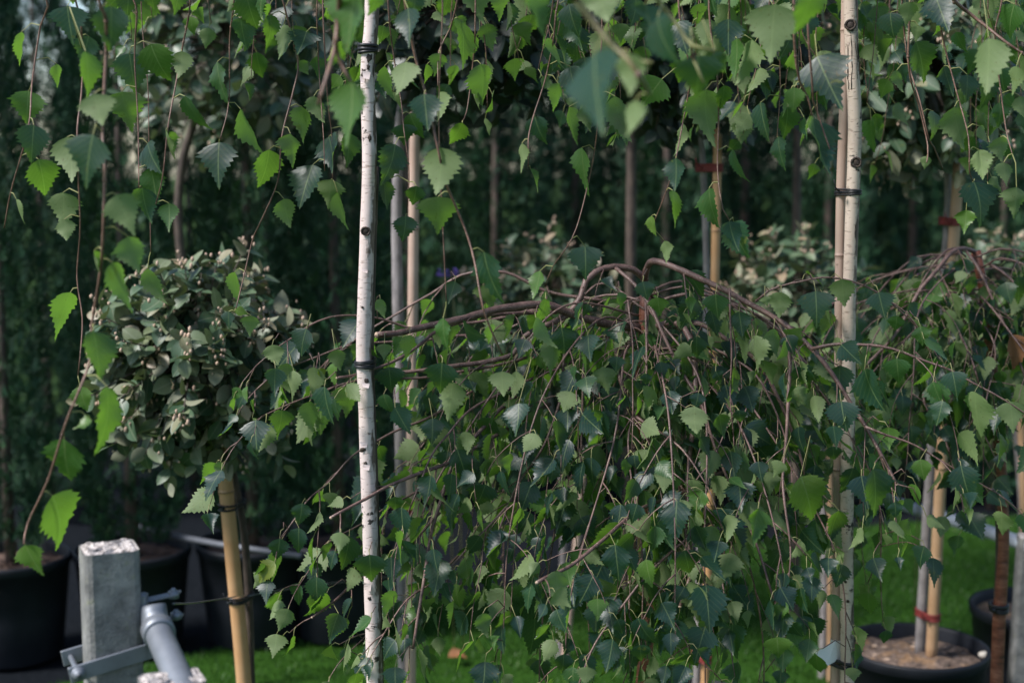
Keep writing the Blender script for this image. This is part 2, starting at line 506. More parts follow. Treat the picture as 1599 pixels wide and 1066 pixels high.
def ground_mat(name, c1, c2, c3, s1, s2, bump=0.4):
    m, nt, b = new_mat(name)
    co = obj_co(nt)
    n1 = noise_n(nt, co, s1, 5.0, 0.65); n2 = noise_n(nt, co, s2, 3.0)
    c = ramp_n(nt, n1, [(0.3, c1), (0.52, c2), (0.75, c3)])
    c = mix_n(nt, math_n(nt, 'MULTIPLY', n2, 0.5), c, mix_n(nt, 1.0, c, (0.6, 0.65, 0.6), 'MULTIPLY'))
    nt.links.new(c, b.inputs['Base Color']); b.inputs['Roughness'].default_value = 0.95; b.inputs['Specular IOR Level'].default_value = 0.05
    bump_n(nt, b, n1, bump, 0.01)
    return m
LAWN = ground_mat('lawn_turf', (0.014, 0.042, 0.006), (0.024, 0.070, 0.009), (0.042, 0.095, 0.016), 60.0, 2.5)
TURF = ground_mat('rough_turf', (0.022, 0.045, 0.012), (0.035, 0.070, 0.018), (0.06, 0.09, 0.03), 30.0, 1.5)
CLOTH = ground_mat('ground_cloth', (0.004, 0.0055, 0.008), (0.007, 0.009, 0.012), (0.015, 0.017, 0.022), 45.0, 3.0, 0.25)

# ------------------------------------------------------------------ leaf shapes
def birch_leaf_mesh(i):
    rg = random.Random(100 + i)
    prof = [(0.0, 0.0), (0.03, 0.13), (0.10, 0.27), (0.20, 0.39), (0.30, 0.43), (0.42, 0.38), (0.55, 0.285), (0.68, 0.185), (0.80, 0.10), (0.90, 0.042), (1.0, 0.0)]
    if i % 2: prof = [(0.0, 0.0), (0.03, 0.15), (0.09, 0.30), (0.17, 0.405), (0.27, 0.43), (0.38, 0.36), (0.51, 0.245), (0.64, 0.15), (0.77, 0.078), (0.89, 0.030), (1.0, 0.0)]
    wid = rg.uniform(0.92, 1.1)
    def hw(t):
        for (a, wa), (b, wb) in zip(prof, prof[1:]):
            if t <= b:
                return wid * (wa + (wb - wa) * (t - a) / (b - a))
        return 0
    teeth = 9
    ts = [0.0, 0.05]
    outs = [0.0, hw(0.05)]
    shift = [0.0, 0.0]
    for k in range(teeth):
        t = 0.10 + 0.80 * k / (teeth - 1) + (rg.uniform(-.016, .016) if 0 < k < teeth - 1 else 0)
        big = (1.13 if k % 2 == 0 else 1.04) * rg.uniform(.95, 1.06)
        ts += [t, t + 0.048]
        outs += [hw(t) * big + 0.010, max(hw(t + 0.048) * 0.88, 0.008)]
        shift += [0.030, 0.0]
    ts.append(1.0); outs.append(0.0); shift.append(0.02)
    bend = rg.uniform(-0.9, 0.55)       # along the midrib
    fold = rg.uniform(0.05, 0.55)
    twist = rg.uniform(-0.5, 0.5)
    wavea, wavef, wavep = rg.uniform(0.012, 0.04), rg.uniform(9, 15), rg.uniform(0, 6)
    sway = rg.uniform(-0.10, 0.10)
    if i >= 9:                          # curled, rolled leaves
        fold = rg.uniform(0.75, 0.95); bend = rg.uniform(-1.3, 1.0)
    V, C = [], []
    def put(x, t):
        xs, y = x, t
        z = abs(x) * math.tan(fold * (0.6 + 0.4 * t)) * 0.9
        if abs(x) > 0.02: z += wavea * math.sin(wavef * t + wavep + (1.7 if x > 0 else 0)) * min(1, abs(x) * 5)
        xs = x * math.cos(fold * 0.75)
        a = twist * t
        xs, z = xs * math.cos(a) - z * math.sin(a), xs * math.sin(a) + z * math.cos(a)
        th = bend * t
        yy = (math.sin(th) / bend if abs(bend) > 1e-3 else t)
        zz = ((1 - math.cos(th)) / bend if abs(bend) > 1e-3 else 0)
        # offset along bent normal
        px, py, pz = xs + sway * t * t, yy - z * math.sin(th), zz + z * math.cos(th)
        V.append((px, py, pz)); C.append((x, t, 0.0))
    n = len(ts)
    for t in ts: put(0.0, t)
    for s in (-1, 1):
        for k in range(1, n - 1):
            put(s * outs[k], ts[k] + shift[k])
    F = []
    for si, s in enumerate((-1, 1)):
        o = n + si * (n - 2)
        def e(k):
            return 0 if k == 0 else (n - 1 if k == n - 1 else o + k - 1)
        for k in range(n - 1):
            tri = []
            if k + 1 < n - 1 or True:
                tri.append((k, k + 1, e(k + 1)))
                tri.append((k, e(k + 1), e(k)))
            for t3 in tri:
                if len(set(t3)) == 3:
                    F.append(t3 if s == -1 else (t3[0], t3[2], t3[1]))
    return np.array(V), np.array(F), np.array(C)

def oval_leaf_mesh(i, ratio=0.27, n=7):
    rg = random.Random(300 + i)
    bend, fold, wv = rg.uniform(-0.6, 0.5), rg.uniform(0.05, 0.4), rg.uniform(-0.02, 0.03)
    V, C = [], []
    ts = [k / (n - 1) for k in range(n)]
    wid = ratio * rg.uniform(0.85, 1.2)
    def put(x, t):
        z = abs(x) * math.tan(fold) + (wv * math.sin(8 * t) if x > 0 else -wv * math.sin(7 * t) if x < 0 else 0)
        th = bend * t
        yy = math.sin(th) / bend; zz = (1 - math.cos(th)) / bend
        V.append((x, yy, zz + z)); C.append((x, t, 0))
    for t in ts: put(0.0, t)
    for s in (-1, 1):
        for t in ts[1:-1]:
            put(s * wid * math.sin(math.pi * t ** 0.9) ** 0.75, t)
    F = []
    for si, s in enumerate((-1, 1)):
        o = n + si * (n - 2)
        e = lambda k: 0 if k == 0 else (n - 1 if k == n - 1 else o + k - 1)
        for k in range(n - 1):
            for t3 in ((k, k + 1, e(k + 1)), (k, e(k + 1), e(k))):
                if len(set(t3)) == 3: F.append(t3 if s == -1 else (t3[0], t3[2], t3[1]))
    return np.array(V), np.array(F), np.array(C)

def check_up(vfc):
    """make the upper side (+Z) the front of the faces"""
    V, F, C = vfc
    n = np.zeros(3)
    for f in F: n += np.cross(V[f[1]] - V[f[0]], V[f[2]] - V[f[0]])
    if n[2] < 0: F = F[:, ::-1].copy()
    return V, F, C

BIRCH_SHAPES = [check_up(birch_leaf_mesh(i)) for i in range(12)]
ELA_SHAPES = [check_up(oval_leaf_mesh(i)) for i in range(6)]

def shape_meshes(shapes, name, mat):
    out = []
    for V, F, C in shapes:
        me = arr_mesh(name, V, F, {'leafco': C})
        me.materials.append(mat); out.append(me)
    return out
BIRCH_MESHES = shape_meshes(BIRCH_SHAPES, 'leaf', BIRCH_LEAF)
ELA_MESHES = shape_meshes(ELA_SHAPES, 'leaf', ELA_LEAF)
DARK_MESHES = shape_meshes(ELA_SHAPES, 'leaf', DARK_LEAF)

def frame_mat(base, y, z, sx, sy, sz):
    y = y.normalized()
    z = z - y * z.dot(y)
    z = z.normalized() if z.length > 1e-5 else y.orthogonal().normalized()
    x = y.cross(z)
    return Matrix(((x.x * sx, y.x * sy, z.x * sz, base.x), (x.y * sx, y.y * sy, z.y * sz, base.y), (x.z * sx, y.z * sy, z.z * sz, base.z), (0, 0, 0, 1)))

class Foliage:
    """leaves of one plant: the most prominent become objects, the rest one joined part"""
    def __init__(self, shapes, meshes, mat, origin):
        self.shapes, self.meshes, self.mat, self.o = shapes, meshes, mat, Vector(origin)
        self.items = []
    def add(self, M, tint, shape=None, prio=0.0):
        self.items.append((M, tint, random.randrange(len(self.shapes)) if shape is None else shape, prio))
    def finish(self, parent, single=300, name='leaf', rest='foliage'):
        sc = []
        for it in self.items:
            p = it[0].translation
            u, v, d = project(p)
            inside = -30 < u < 1630 and -40 < v < 1090
            sc.append((it[3] + (1000 if inside else 0) + it[0].col[1].length / max(d, 0.3) * 400 - d * 60, it))
        sc.sort(key=lambda q: -q[0])
        T = Matrix.Translation(-self.o)
        for s, (M, tint, k, p) in sc[:single]:
            o = bpy.data.objects.new(name, self.meshes[k])
            o.parent = parent
            o.matrix_parent_inverse.identity()
            o.matrix_local = T @ M
            o.color = (tint, 0, 0, 1)
            scene.collection.objects.link(o)
        joined(rest, [q[1] for q in sc[single:]], self.shapes, self.mat, parent, T)

def joined(name, items, shapes, mat, parent, T, kind='stuff'):
    if not items: return None
    VV, FF, CC, TT = [], [], [], []
    n = 0
    for M, tint, k, p in items:
        V, F, C = shapes[k]
        A = np.array(T @ M)
        VV.append(V @ A[:3, :3].T + A[:3, 3]); FF.append(F + n); CC.append(C); TT.append(np.full(len(V), tint))
        n += len(V)
    me = arr_mesh(name, np.concatenate(VV), np.concatenate(FF), {'leafco': np.concatenate(CC), 'tint': np.concatenate(TT)})
    me.materials.append(mat)
    o = bpy.data.objects.new(name, me)
    o.color = (0, 0, 0, 1)
    if kind: o['kind'] = kind
    return link(o, parent)

DOWN = Vector((0, 0, -1))
CAMP = Vector((0, 0, CAM_H))

def stalk(mb, a, b, r0=0.0009, r1=0.0007):
    """curved petiole from the twig at a to the blade at b"""
    mid = (a + b) / 2 + Vector((R(-.1, .1), R(-.1, .1), 0.22)) * (b - a).length
    mb.tube([a, (a + mid * 2) / 3 + Vector((0, 0, 0.0)), mid, (b + mid) / 2, b], [r0, r0, r0, r1, r1], 4, 1.0, cap=False)

def blade(fol, base, L, dirv, up, width=1.0, tint=None, prio=0.0, curled=False, shape=None):
    tint = random.random() ** 2.4 * 0.84 if tint is None else tint
    if random.random() < 0.003: tint = R(0.90, 0.96)
    k = shape if shape is not None else (random.randrange(9, 12) if (curled or random.random() < 0.14) else random.randrange(9))
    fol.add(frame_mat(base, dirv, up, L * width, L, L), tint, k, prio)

def hanging_twig(fol, mb, p, d, length, centre, leaf=(0.042, 0.064), r=0.0016, gap=0.034, sag=0.16, start=0.03, under=0.27, prio=0.0):
    """a thin shoot that bends over and hangs, with alternate leaves"""
    step = 0.022
    pts = [p.copy()]
    d = d.normalized()
    nxt, run, side = start, 0.0, 1
    n = max(3, int(length / step))
    q = p.copy()
    for i in range(n):
        d = (d + DOWN * sag + Vector((R(-.10, .10), R(-.10, .10), R(-.05, .05)))).normalized()
        q = q + d * step
        pts.append(q.copy())
        run += step
        if run >= nxt or i == n - 1:
            nxt = run + gap * R(0.7, 1.35)
            side = -side
            out = Vector((q.x - centre.x, q.y - centre.y, 0))
            out = out.normalized() if out.length > 1e-3 else Vector((0, -1, 0))
            lat = d.cross(Vector((out.x, out.y, 0.2))).normalized() * side
            pd = (lat * 0.8 + out * 0.3 + d * 0.5 + Vector((0, 0, -0.1))).normalized()
            L = R(*leaf) * (0.75 if i > n - 3 else 1)
            base = q + pd * R(0.010, 0.022) + DOWN * R(0.002, 0.010)
            stalk(mb, q, base)
            ld = (DOWN * R(0.7, 1.3) + lat * R(-0.25, 0.65) + out * R(-0.2, 0.65) + Vector((R(-.35, .35), R(-.35, .35), R(-.1, .35)))).normalized()
            up = out * R(0.2, 1.0) + Vector((0, 0, R(0.1, 0.9))) + lat * R(-1.3, 1.3) + Vector((R(-.5, .5), R(-.5, .5), 0))
            if random.random() < under: up = -up + Vector((0, 0, 0.2))
            blade(fol, base, L, ld, up, R(0.82, 1.12), prio=prio)
    rr = [max(0.0007, r * (1 - 0.6 * k / len(pts))) for k in range(len(pts))]
    mb.tube(pts, rr, 4)
    return pts

# ------------------------------------------------------------------ ground
def sheet(name, pts, mat, z, nx=1):
    me = arr_mesh(name, [(p[0], p[1], 0.0) for p in pts], [tuple(range(len(pts)))], smooth=False)
    me.materials.append(mat)
    o = bpy.data.objects.new(name, me); o.location = (0, 0, z)
    tag(o, kind='structure')
    return link(o)
sheet('ground', [(-120, -60), (120, -60), (120, 240), (-120, 240)], TURF, -0.012)
EDGE = [ground(-700, 1170), ground(50, 1076), ground(300, 1020), ground(560, 962), ground(830, 908), ground(1100, 862), ground(1380, 818), ground(1640, 802), ground(2300, 770)]
lawn_pts = [(-6, -3)] + [(p.x, p.y) for p in EDGE] + [(9, -3)]
sheet('lawn', lawn_pts, LAWN, 0.0)
far = [(9.0, 11.5), (-7.5, 9.5)]
cloth_pts = [(p.x, p.y) for p in EDGE][::-1] + [(-7.5, EDGE[0].y)] + [far[1], far[0]]
sheet('ground_cloth', cloth_pts, CLOTH, -0.006)

def edge_y(x):
    for a, b in zip(EDGE, EDGE[1:]):
        if a.x <= x <= b.x: return a.y + (b.y - a.y) * (x - a.x) / (b.x - a.x)
    return EDGE[0].y if x < EDGE[0].x else EDGE[-1].y
# blades of the lawn that the frame shows
n = 90000
gx = RNG.uniform(-3.2, 4.2, n); gy = RNG.uniform(3.6, 7.6, n)
ey = np.array([edge_y(x) for x in gx])
keep = (gy < ey + RNG.normal(0, 0.015, n)) & (np.abs(gx) < gy * 0.40 + 0.2)
gx, gy = gx[keep], gy[keep]; n = len(gx)
h = RNG.uniform(0.014, 0.030, n); ang = RNG.uniform(0, 6.283, n); lean = RNG.uniform(0.1, 0.9, n) * h; w = RNG.uniform(0.0016, 0.003, n)
la = RNG.uniform(0, 6.283, n)
bx, by = np.cos(ang) * w, np.sin(ang) * w
V = np.zeros((n, 5, 3))
V[:, 0] = np.stack([gx - bx, gy - by, np.zeros(n)], 1); V[:, 1] = np.stack([gx + bx, gy + by, np.zeros(n)], 1)
mx, my = gx + np.cos(la) * lean * 0.35, gy + np.sin(la) * lean * 0.35
V[:, 2] = np.stack([mx + bx * .8, my + by * .8, h * .6], 1); V[:, 3] = np.stack([mx - bx * .8, my - by * .8, h * .6], 1)
V[:, 4] = np.stack([gx + np.cos(la) * lean, gy + np.sin(la) * lean, h], 1)
F = (np.array([[0, 1, 2], [0, 2, 3], [3, 2, 4]])[None] + (np.arange(n) * 5)[:, None, None]).reshape(-1, 3)
patch = np.array([noise.noise(Vector((x * 1.3, y * 1.3, 3.0))) for x, y in zip(gx, gy)])
tint = np.clip(0.45 + 0.5 * patch + RNG.normal(0, 0.2, n), 0, 1)
me = arr_mesh('grass', V.reshape(-1, 3), F, {'tint': np.repeat(tint, 5), 'leafco': np.tile(np.array([[.1, 0, 0], [.1, 0, 0], [.1, .6, 0], [.1, .6, 0], [.1, 1, 0]]), (n, 1))})
me.materials.append(GRASS)
g = link(bpy.data.objects.new('grass', me)); g.color = (0, 0, 0, 1)
tag(g, 'short mown green grass of the lawn', 'grass', kind='stuff')

# ------------------------------------------------------------------ potted conifers behind
def conifer_parts(seed, H=3.1, Rm=0.215):
    rg = np.random.default_rng(seed)
    n = 4600
    z = rg.uniform(0.02, 1.0, n)
    prof = np.interp(z, [0, .06, .2, .5, .75, .92, 1.0], [.55, .85, 1.0, .95, .75, .42, .05])
    a = rg.uniform(0, 6.283, n)
    lob = 1 + 0.13 * np.sin(3 * a + seed + 5 * z) + 0.10 * np.sin(7 * a + 13 * z + seed * 2) + 0.09 * np.sin(23 * z + 2 * a)
    r = Rm * prof * lob * (0.62 + 0.42 * rg.random(n) ** 0.5)
    items = []
    for i in range(n):
        out = Vector((math.cos(a[i]), math.sin(a[i]), 0))
        p = out * r[i] + Vector((0, 0, z[i] * H))
        d = (out * rg.uniform(0.1, 0.7) + Vector((0, 0, rg.uniform(0.4, 1.3))) + Vector((rg.normal() * .35, rg.normal() * .35, 0)))
        lat = Vector((-out.y, out.x, 0)) + Vector((rg.normal() * .5, rg.normal() * .5, rg.normal() * .4))
        L = rg.uniform(0.04, 0.085)
        items.append((frame_mat(p, d, lat, L * 1.25, L, L), float(np.clip(rg.normal(0.45, 0.25), 0, 1)), int(rg.integers(0, 3)), 0))
    return items

def spray_mesh(i):
    rg = random.Random(500 + i)
    V, F, C = [], [], []
    def leafy(b, d, l, w):
        n = len(V)
        nx, ny = -d[1], d[0]
        for t, ww in ((0, .4), (.5, 1), (1, .1)):
            for s in (-1, 1):
                V.append((b[0] + d[0] * l * t + nx * w * ww * s, b[1] + d[1] * l * t + ny * w * ww * s, rg.uniform(-.03, .03))); C.append((0.1, t, 0))
        F.extend([(n, n + 1, n + 3), (n, n + 3, n + 2), (n + 2, n + 3, n + 5), (n + 2, n + 5, n + 4)])
    leafy((0, 0), (0, 1), 1.0, 0.05)
    for t, s in ((.2, 1), (.32, -1), (.45, 1), (.6, -1), (.72, 1)):
        a = rg.uniform(0.6, 0.95) * s
        leafy((0, t), (math.sin(a), math.cos(a)), rg.uniform(.35, .5), 0.055)
    return np.array(V), np.array(F), np.array(C)
SPRAYS = [spray_mesh(i) for i in range(3)]

CON_CROWN, CON_TRUNK = [], None
for s in range(3):
    o = joined('crown', conifer_parts(40 + s), SPRAYS, THUJA, None, Matrix.Identity(4), kind=None)
    CON_CROWN.append(o.data); bpy.data.objects.remove(o)
mb = MB(); mb.tube([(0, 0, -0.05), (0.005, 0, .6), (-.004, .005, 1.4), (0, 0, 2.9)], [.032, .026, .02, .006], 10, rough=.08)
o = mb.build('trunk', BARK_CONIFER); CON_TRUNK = o.data; bpy.data.objects.remove(o)

def pot_data(rt, rb, hh, earth=None):
    mb = MB()
    mb.lathe((0, 0, 0), [(0.001, .01), (rb * .97, .012), (rb, .02), (rb + (rt - rb) * .45, hh * .45), (rt * .985, hh - .035), (rt * 1.0, hh - .034), (rt * 1.02, hh - .030), (rt * 1.03, hh - .006), (rt * 1.02, hh), (rt * .975, hh), (rt * .96, hh - .006), (rt * .94, hh - .06), (rt * .9, hh - .09)], 40)
    o = mb.build('pot_wall', POT); d = o.data; bpy.data.objects.remove(o)
    mb = MB()
    vs, fs = [(0, 0, hh - .03)], []
    rings, sides = 7, 28
    for i in range(1, rings + 1):
        for k in range(sides):
            a = 6.28318 * k / sides
            r = rt * .945 * i / rings
            vs.append((math.cos(a) * r, math.sin(a) * r, hh - .045 + R(-.008, .012) + .015 * (1 - i / rings)))
    for k in range(sides):
        fs.append((0, 1 + k, 1 + (k + 1) % sides))
        for i in range(rings - 1):
            fs.append((1 + i * sides + k, 1 + (i + 1) * sides + k, 1 + (i + 1) * sides + (k + 1) % sides, 1 + i * sides + (k + 1) % sides))
    mb.add(vs, fs)
    o = mb.build('soil', earth or SOIL); d2 = o.data; bpy.data.objects.remove(o)
    return d, d2
BIG_POT = pot_data(.205, .168, .38, DARK_SOIL)
LOW_POT = pot_data(.15, .125, .26)
SMALL_POT = pot_data(.203, .165, .375)

def place_pot(data, loc, label, name='plant_pot', group=None):
    e = empty(name, loc)
    tag(e, label, 'plant pot', group)
    link(bpy.data.objects.new('pot_wall', data[0]), e)
    link(bpy.data.objects.new('soil', data[1]), e)
    return e

def conifer(px, Y, scale, s, zbase, label, group='columnar conifers'):
    p = at(px, 533, Y); p.z = zbase
    e = empty('conifer_tree', p)
    e.rotation_euler = (0, 0, R(0, 6.28)); e.scale = (scale * R(.92, 1.08), scale * R(.92, 1.08), scale)
    if group == 'rearmost conifers': e.scale = (e.scale.x * 1.45, e.scale.y * 1.45, e.scale.z)
    tag(e, label, 'conifer', group)
    link(bpy.data.objects.new('trunk', CON_TRUNK), e)
    c = link(bpy.data.objects.new('crown', CON_CROWN[s % 3]), e); c.color = (0, 0, 0, 1)
    return e

POTTED = [(2, 4.95, .70, 'dark columnar conifer at the far left edge, in the nearest black pot'),
          (196, 5.05, .74, 'dark columnar conifer whose pot stands behind the concrete post'),
          (388, 5.15, .80, 'dark columnar conifer behind the tan bamboo cane of the grey-leaved ball tree'),
          (525, 5.2, .84, 'dark columnar conifer in the pot left of the white birch stem')]
POTLAB = ['black plastic pot cut by the left picture edge', 'black plastic pot right behind the concrete post', 'black plastic pot behind the tan bamboo cane', 'black plastic pot just left of the white birch stem']
for (px, Y, sc, lab), pl in zip(POTTED, POTLAB):
    q = at(px, 533, Y); q.z = -.004
    place_pot(BIG_POT, q, pl, group='black plastic pots')
    conifer(px, Y, sc, px, .34, lab)
BACK = [(-150, 7.3), (70, 7.0), (300, 7.4), (455, 7.2), (640, 7.3), (775, 7.1), (900, 7.5), (1040, 7.2), (1160, 7.5), (1290, 7.2), (1420, 7.4), (1560, 7.2), (1700, 7.5)]
BLAB = ['beyond the left picture edge', 'behind the leftmost hanging birch shoots', 'with its foot hidden by the grey-leaved ball tree', 'showing between ball tree and white birch stem', 'right behind the pinkish cane',
        'left of the arched twigs of the middle weeping birch', 'behind the low ball tree left of centre', 'directly above the top of the middle weeping birch', 'right of the slim tan cane', 'just left of the tied pale birch', 'just right of the tied pale birch', 'above the right weeping birch', 'beyond the right picture edge']
for i, (px, Y) in enumerate(BACK):
    conifer(px, Y, R(1.0, 1.12) * (.76 if px < 0 else .88 if px < 310 else 1.0), i, 0.0, 'dark green columnar conifer ' + BLAB[i])
BACK2 = [(-60, 9.2), (150, 9.6), (420, 9.3), (560, 9.5), (700, 9.2), (840, 9.4), (970, 9.2), (1100, 9.5), (1230, 9.3), (1360, 9.6), (1490, 9.2), (1640, 9.5)]
for i, (px, Y) in enumerate(BACK2):
    conifer(px, Y, R(0.98, 1.16) * (.76 if px < 200 else 1.0), i + 1, 0.0, 'tall conifer in the shaded rearmost row behind the other trees', 'rearmost conifers')

# ------------------------------------------------------------------ canes, ties, ball trees
def cane(pts, r, mat, label, nodes=0.27, phase=0.1, name='bamboo_cane'):
    base = Vector(pts[0])
    mb = MB(base)
    path = smooth_path(pts, 0.03)
    rad = []
    run, nxt, rings = 0.0, phase, []
    for i, p in enumerate(path):
        if i: run += (p - path[i - 1]).length
        rad.append(r * (1 - 0.10 * i / len(path)))
        if run >= nxt:
            nxt += nodes * R(0.85, 1.15); rings.append(i)
    mb.tube(path, rad, 14)
    for i in rings:
        p, q = path[i], path[min(i + 1, len(path) - 1)]
        if (q - p).length < 1e-5: continue
        d = (q - p).normalized()
        mb.tube([p - d * .006, p - d * .003, p, p + d * .004, p + d * .006], [rad[i] * k for k in (1.0, 1.07, 1.10, 1.05, 1.0)], 14, 0.0, cap=False)
        mb.tube([p - d * .0016, p + d * .0016], [rad[i] * 1.112] * 2, 14, 1.0, cap=False)
    o = mb.build(name, mat)
    return tag(o, label, 'cane')

def hull_loop(c1, r1, c2, r2, n=20):
    pts = []
    for c, r in ((c1, r1), (c2, r2)):
        for k in range(n):
            a = 6.28318 * k / n
            pts.append((c[0] + math.cos(a) * r, c[1] + math.sin(a) * r))
    pts = sorted(set(pts))
    def half(ps):
        h = []
        for p in ps:
            while len(h) > 1 and (h[-1][0] - h[-2][0]) * (p[1] - h[-2][1]) - (h[-1][1] - h[-2][1]) * (p[0] - h[-2][0]) <= 0: h.pop()
            h.append(p)
        return h
    a, b = half(pts), half(pts[::-1])
    return a[:-1] + b[:-1]

def tie(owner, c1, r1, c2, r2, mat, turns=3, thick=0.0022, spread=0.008, tail=True, flat=False):
    mb = MB(owner.location)
    z0 = (c1.z + c2.z) / 2
    loop = hull_loop(c1, r1 + thick * .7, c2, r2 + thick * .7)
    for t in range(turns):
        dz = (t - (turns - 1) / 2) * spread / max(1, turns - 1) if turns > 1 else 0
        ph = R(0, 6)
        pts = [Vector((x, y, z0 + dz + 0.0015 * math.sin(ph + 6.28 * i / len(loop)))) for i, (x, y) in enumerate(loop)]
        pts.append(pts[0]); pts.append(pts[1])
        mb.tube(pts, thick, 6)
    if flat:
        rows = [[Vector((c1.x + (x - c1.x) * 1.02, c1.y + (y - c1.y) * 1.02, z0 + dz)) for x, y in hull_loop(c1, r1 + thick, c2, r2 + thick)] for dz in (-.011, .011)]
        k = len(rows[0])
        mb.add(rows[0] + rows[1], [(i, (i + 1) % k, k + (i + 1) % k, k + i) for i in range(k)])
    if tail:
        e = Vector((min(c1.x, c2.x) - .01, min(c1.y, c2.y) - max(r1, r2), z0))
        mb.tube([e, e + Vector((-.012, -.008, .010)), e + Vector((-.016, -.012, .026))], [thick, thick * .8, thick * .5], 5)
        mb.lump(e, (thick * 2.4, thick * 2.4, thick * 2.0))
    return mb.build('tie', mat, owner)

def stem(mb, pts, r0, r1, sides=14, rough=.05):
    path = smooth_path(pts, 0.04)
    n = len(path)
    mb.tube(path, [r0 + (r1 - r0) * i / (n - 1) for i in range(n)], sides, rough=rough)

def ball_tree(name, crown, rad, stem_pts, r_stem, bark_mat, shoots, per, single, meshes, mat, label, cat='standard tree', buds=0.5, squash=1.0, leaf=(.042, .064), tint=(0, .9), seed=0, wide=(.85, 1.2)):
    """a small tree with a round head of short leafy shoots on a bare stem"""
    st = random.getstate(); random.seed(900 + seed)
    base = Vector(stem_pts[0])
    e = empty(name, base); tag(e, label, cat)
    mb = MB(base); stem(mb, stem_pts + [crown], r_stem, r_stem * .6); mb.build('trunk', bark_mat, e)
    fol = Foliage(ELA_SHAPES, meshes, mat, base)
    tw, bd = MB(base), MB(base)
    for i in range(shoots):
        zz = 1 - 2 * (i + .5) / shoots
        a = i * 2.39996 + R(-.3, .3)
        u = Vector((math.cos(a) * math.sqrt(1 - zz * zz), math.sin(a) * math.sqrt(1 - zz * zz), zz))
        lump = 1 + .22 * noise.noise(u * 1.9 + Vector((seed * 3.1, 0, 0)))
        inner = random.random() < .33
        rr = rad * lump * (R(.55, .8) if inner else R(.86, 1.10))
        S = Vector((1, 1, squash))
        mid = Vector((u.x, u.y, u.z + .15)) * rr * .5
        droop = Vector((0, 0, -.10 * rad if u.z < 0 else .02))
        tip = u * rr + droop
        p0, p1, p2 = crown + u * rad * .12, crown + Vector(mid * S), crown + Vector(tip * S)
        tw.tube([p0, p1, p2], [.003, .0024, .0013], 5)
        ax = (p2 - p1).normalized()
        for k in range(per):
            t = .25 + .75 * k / (per - 1)
            q = p1.lerp(p2, t)
            a2 = k * 2.4 + i
            b1 = ax.orthogonal().normalized(); b2 = ax.cross(b1)
            rd = b1 * math.cos(a2) + b2 * math.sin(a2)
            d = (rd * R(.6, 1.0) + ax * R(.2, .9) + DOWN * R(-.1, .45)).normalized()
            up = ax * .55 + Vector((0, 0, R(.3, 1.1))) - d * .2 + Vector((R(-.5, .5), R(-.5, .5), R(-.3, .3)))
            if random.random() < .14: up = -up
            L = R(*leaf) * (.75 if k == per - 1 else 1)
            fol.add(frame_mat(q, d, up, L * R(*wide), L, L), R(.93, 1.0) if (k == per - 1 and meshes is ELA_MESHES and u.z > -.3 and random.random() < .7) else R(*tint))
        if random.random() < buds * (1.0 if u.z > -.1 else .35):
            for k in range(random.randrange(4, 10)):
                q = p2 + Vector((R(-.02, .02), R(-.02, .02), R(-.025, .02)))
                s = R(.0025, .005)
                bd.lump(q, (s, s, s * R(1.0, 1.9)), n=5, m=3)
    tw.build('twigs', BARK_BROWN, e)['kind'] = 'stuff'
    if bd.v: bd.build('buds', BUD, e)['kind'] = 'stuff'
    fol.finish(e, single)
    random.setstate(st)
    return e

def px_path(spec, Y):
    return [at(x, y, Y) for x, y in spec]
def to_ground(spec, Y, z=0.0):
    """stem seen in pixels from the bottom up, carried on down to the ground"""
    p = px_path(spec, Y)
    q = p[0].copy(); d = (p[0] - p[1]) if len(p) > 1 else Vector((0, 0, -1))
    k = (q.z - z) / max(1e-3, -d.z)
    return [Vector((q.x + d.x * k * .6, Y, z))] + p

# grey-leaved ball tree with the tan cane, left
YE = 3.45
ela = ball_tree('ball_tree', at(305, 566, YE), .268, to_ground([(392, 1066), (383, 850), (352, 690)], YE + .05), .013, BARK_BROWN, 205, 9, 300, ELA_MESHES, ELA_LEAF,
    'grey-leaved ball-headed tree with beige buds tied to the tan cane', buds=.95, squash=.90, leaf=(.044, .068), seed=1, wide=(.9, 1.3))
c = cane(to_ground([(381, 1066), (362, 860), (343, 655)], YE), .0200, CANE_WARM, 'thick tan bamboo cane under the grey-leaved ball tree at left', phase=.66)
for py in (787, 931):
    p, q = at(356 if py < 800 else 369, py, YE), at(374 if py < 800 else 387, py, YE + .05)
    tie(c, p, .0200, q, .013, RUBBER, 3 if py > 800 else 2, .0026, .012)

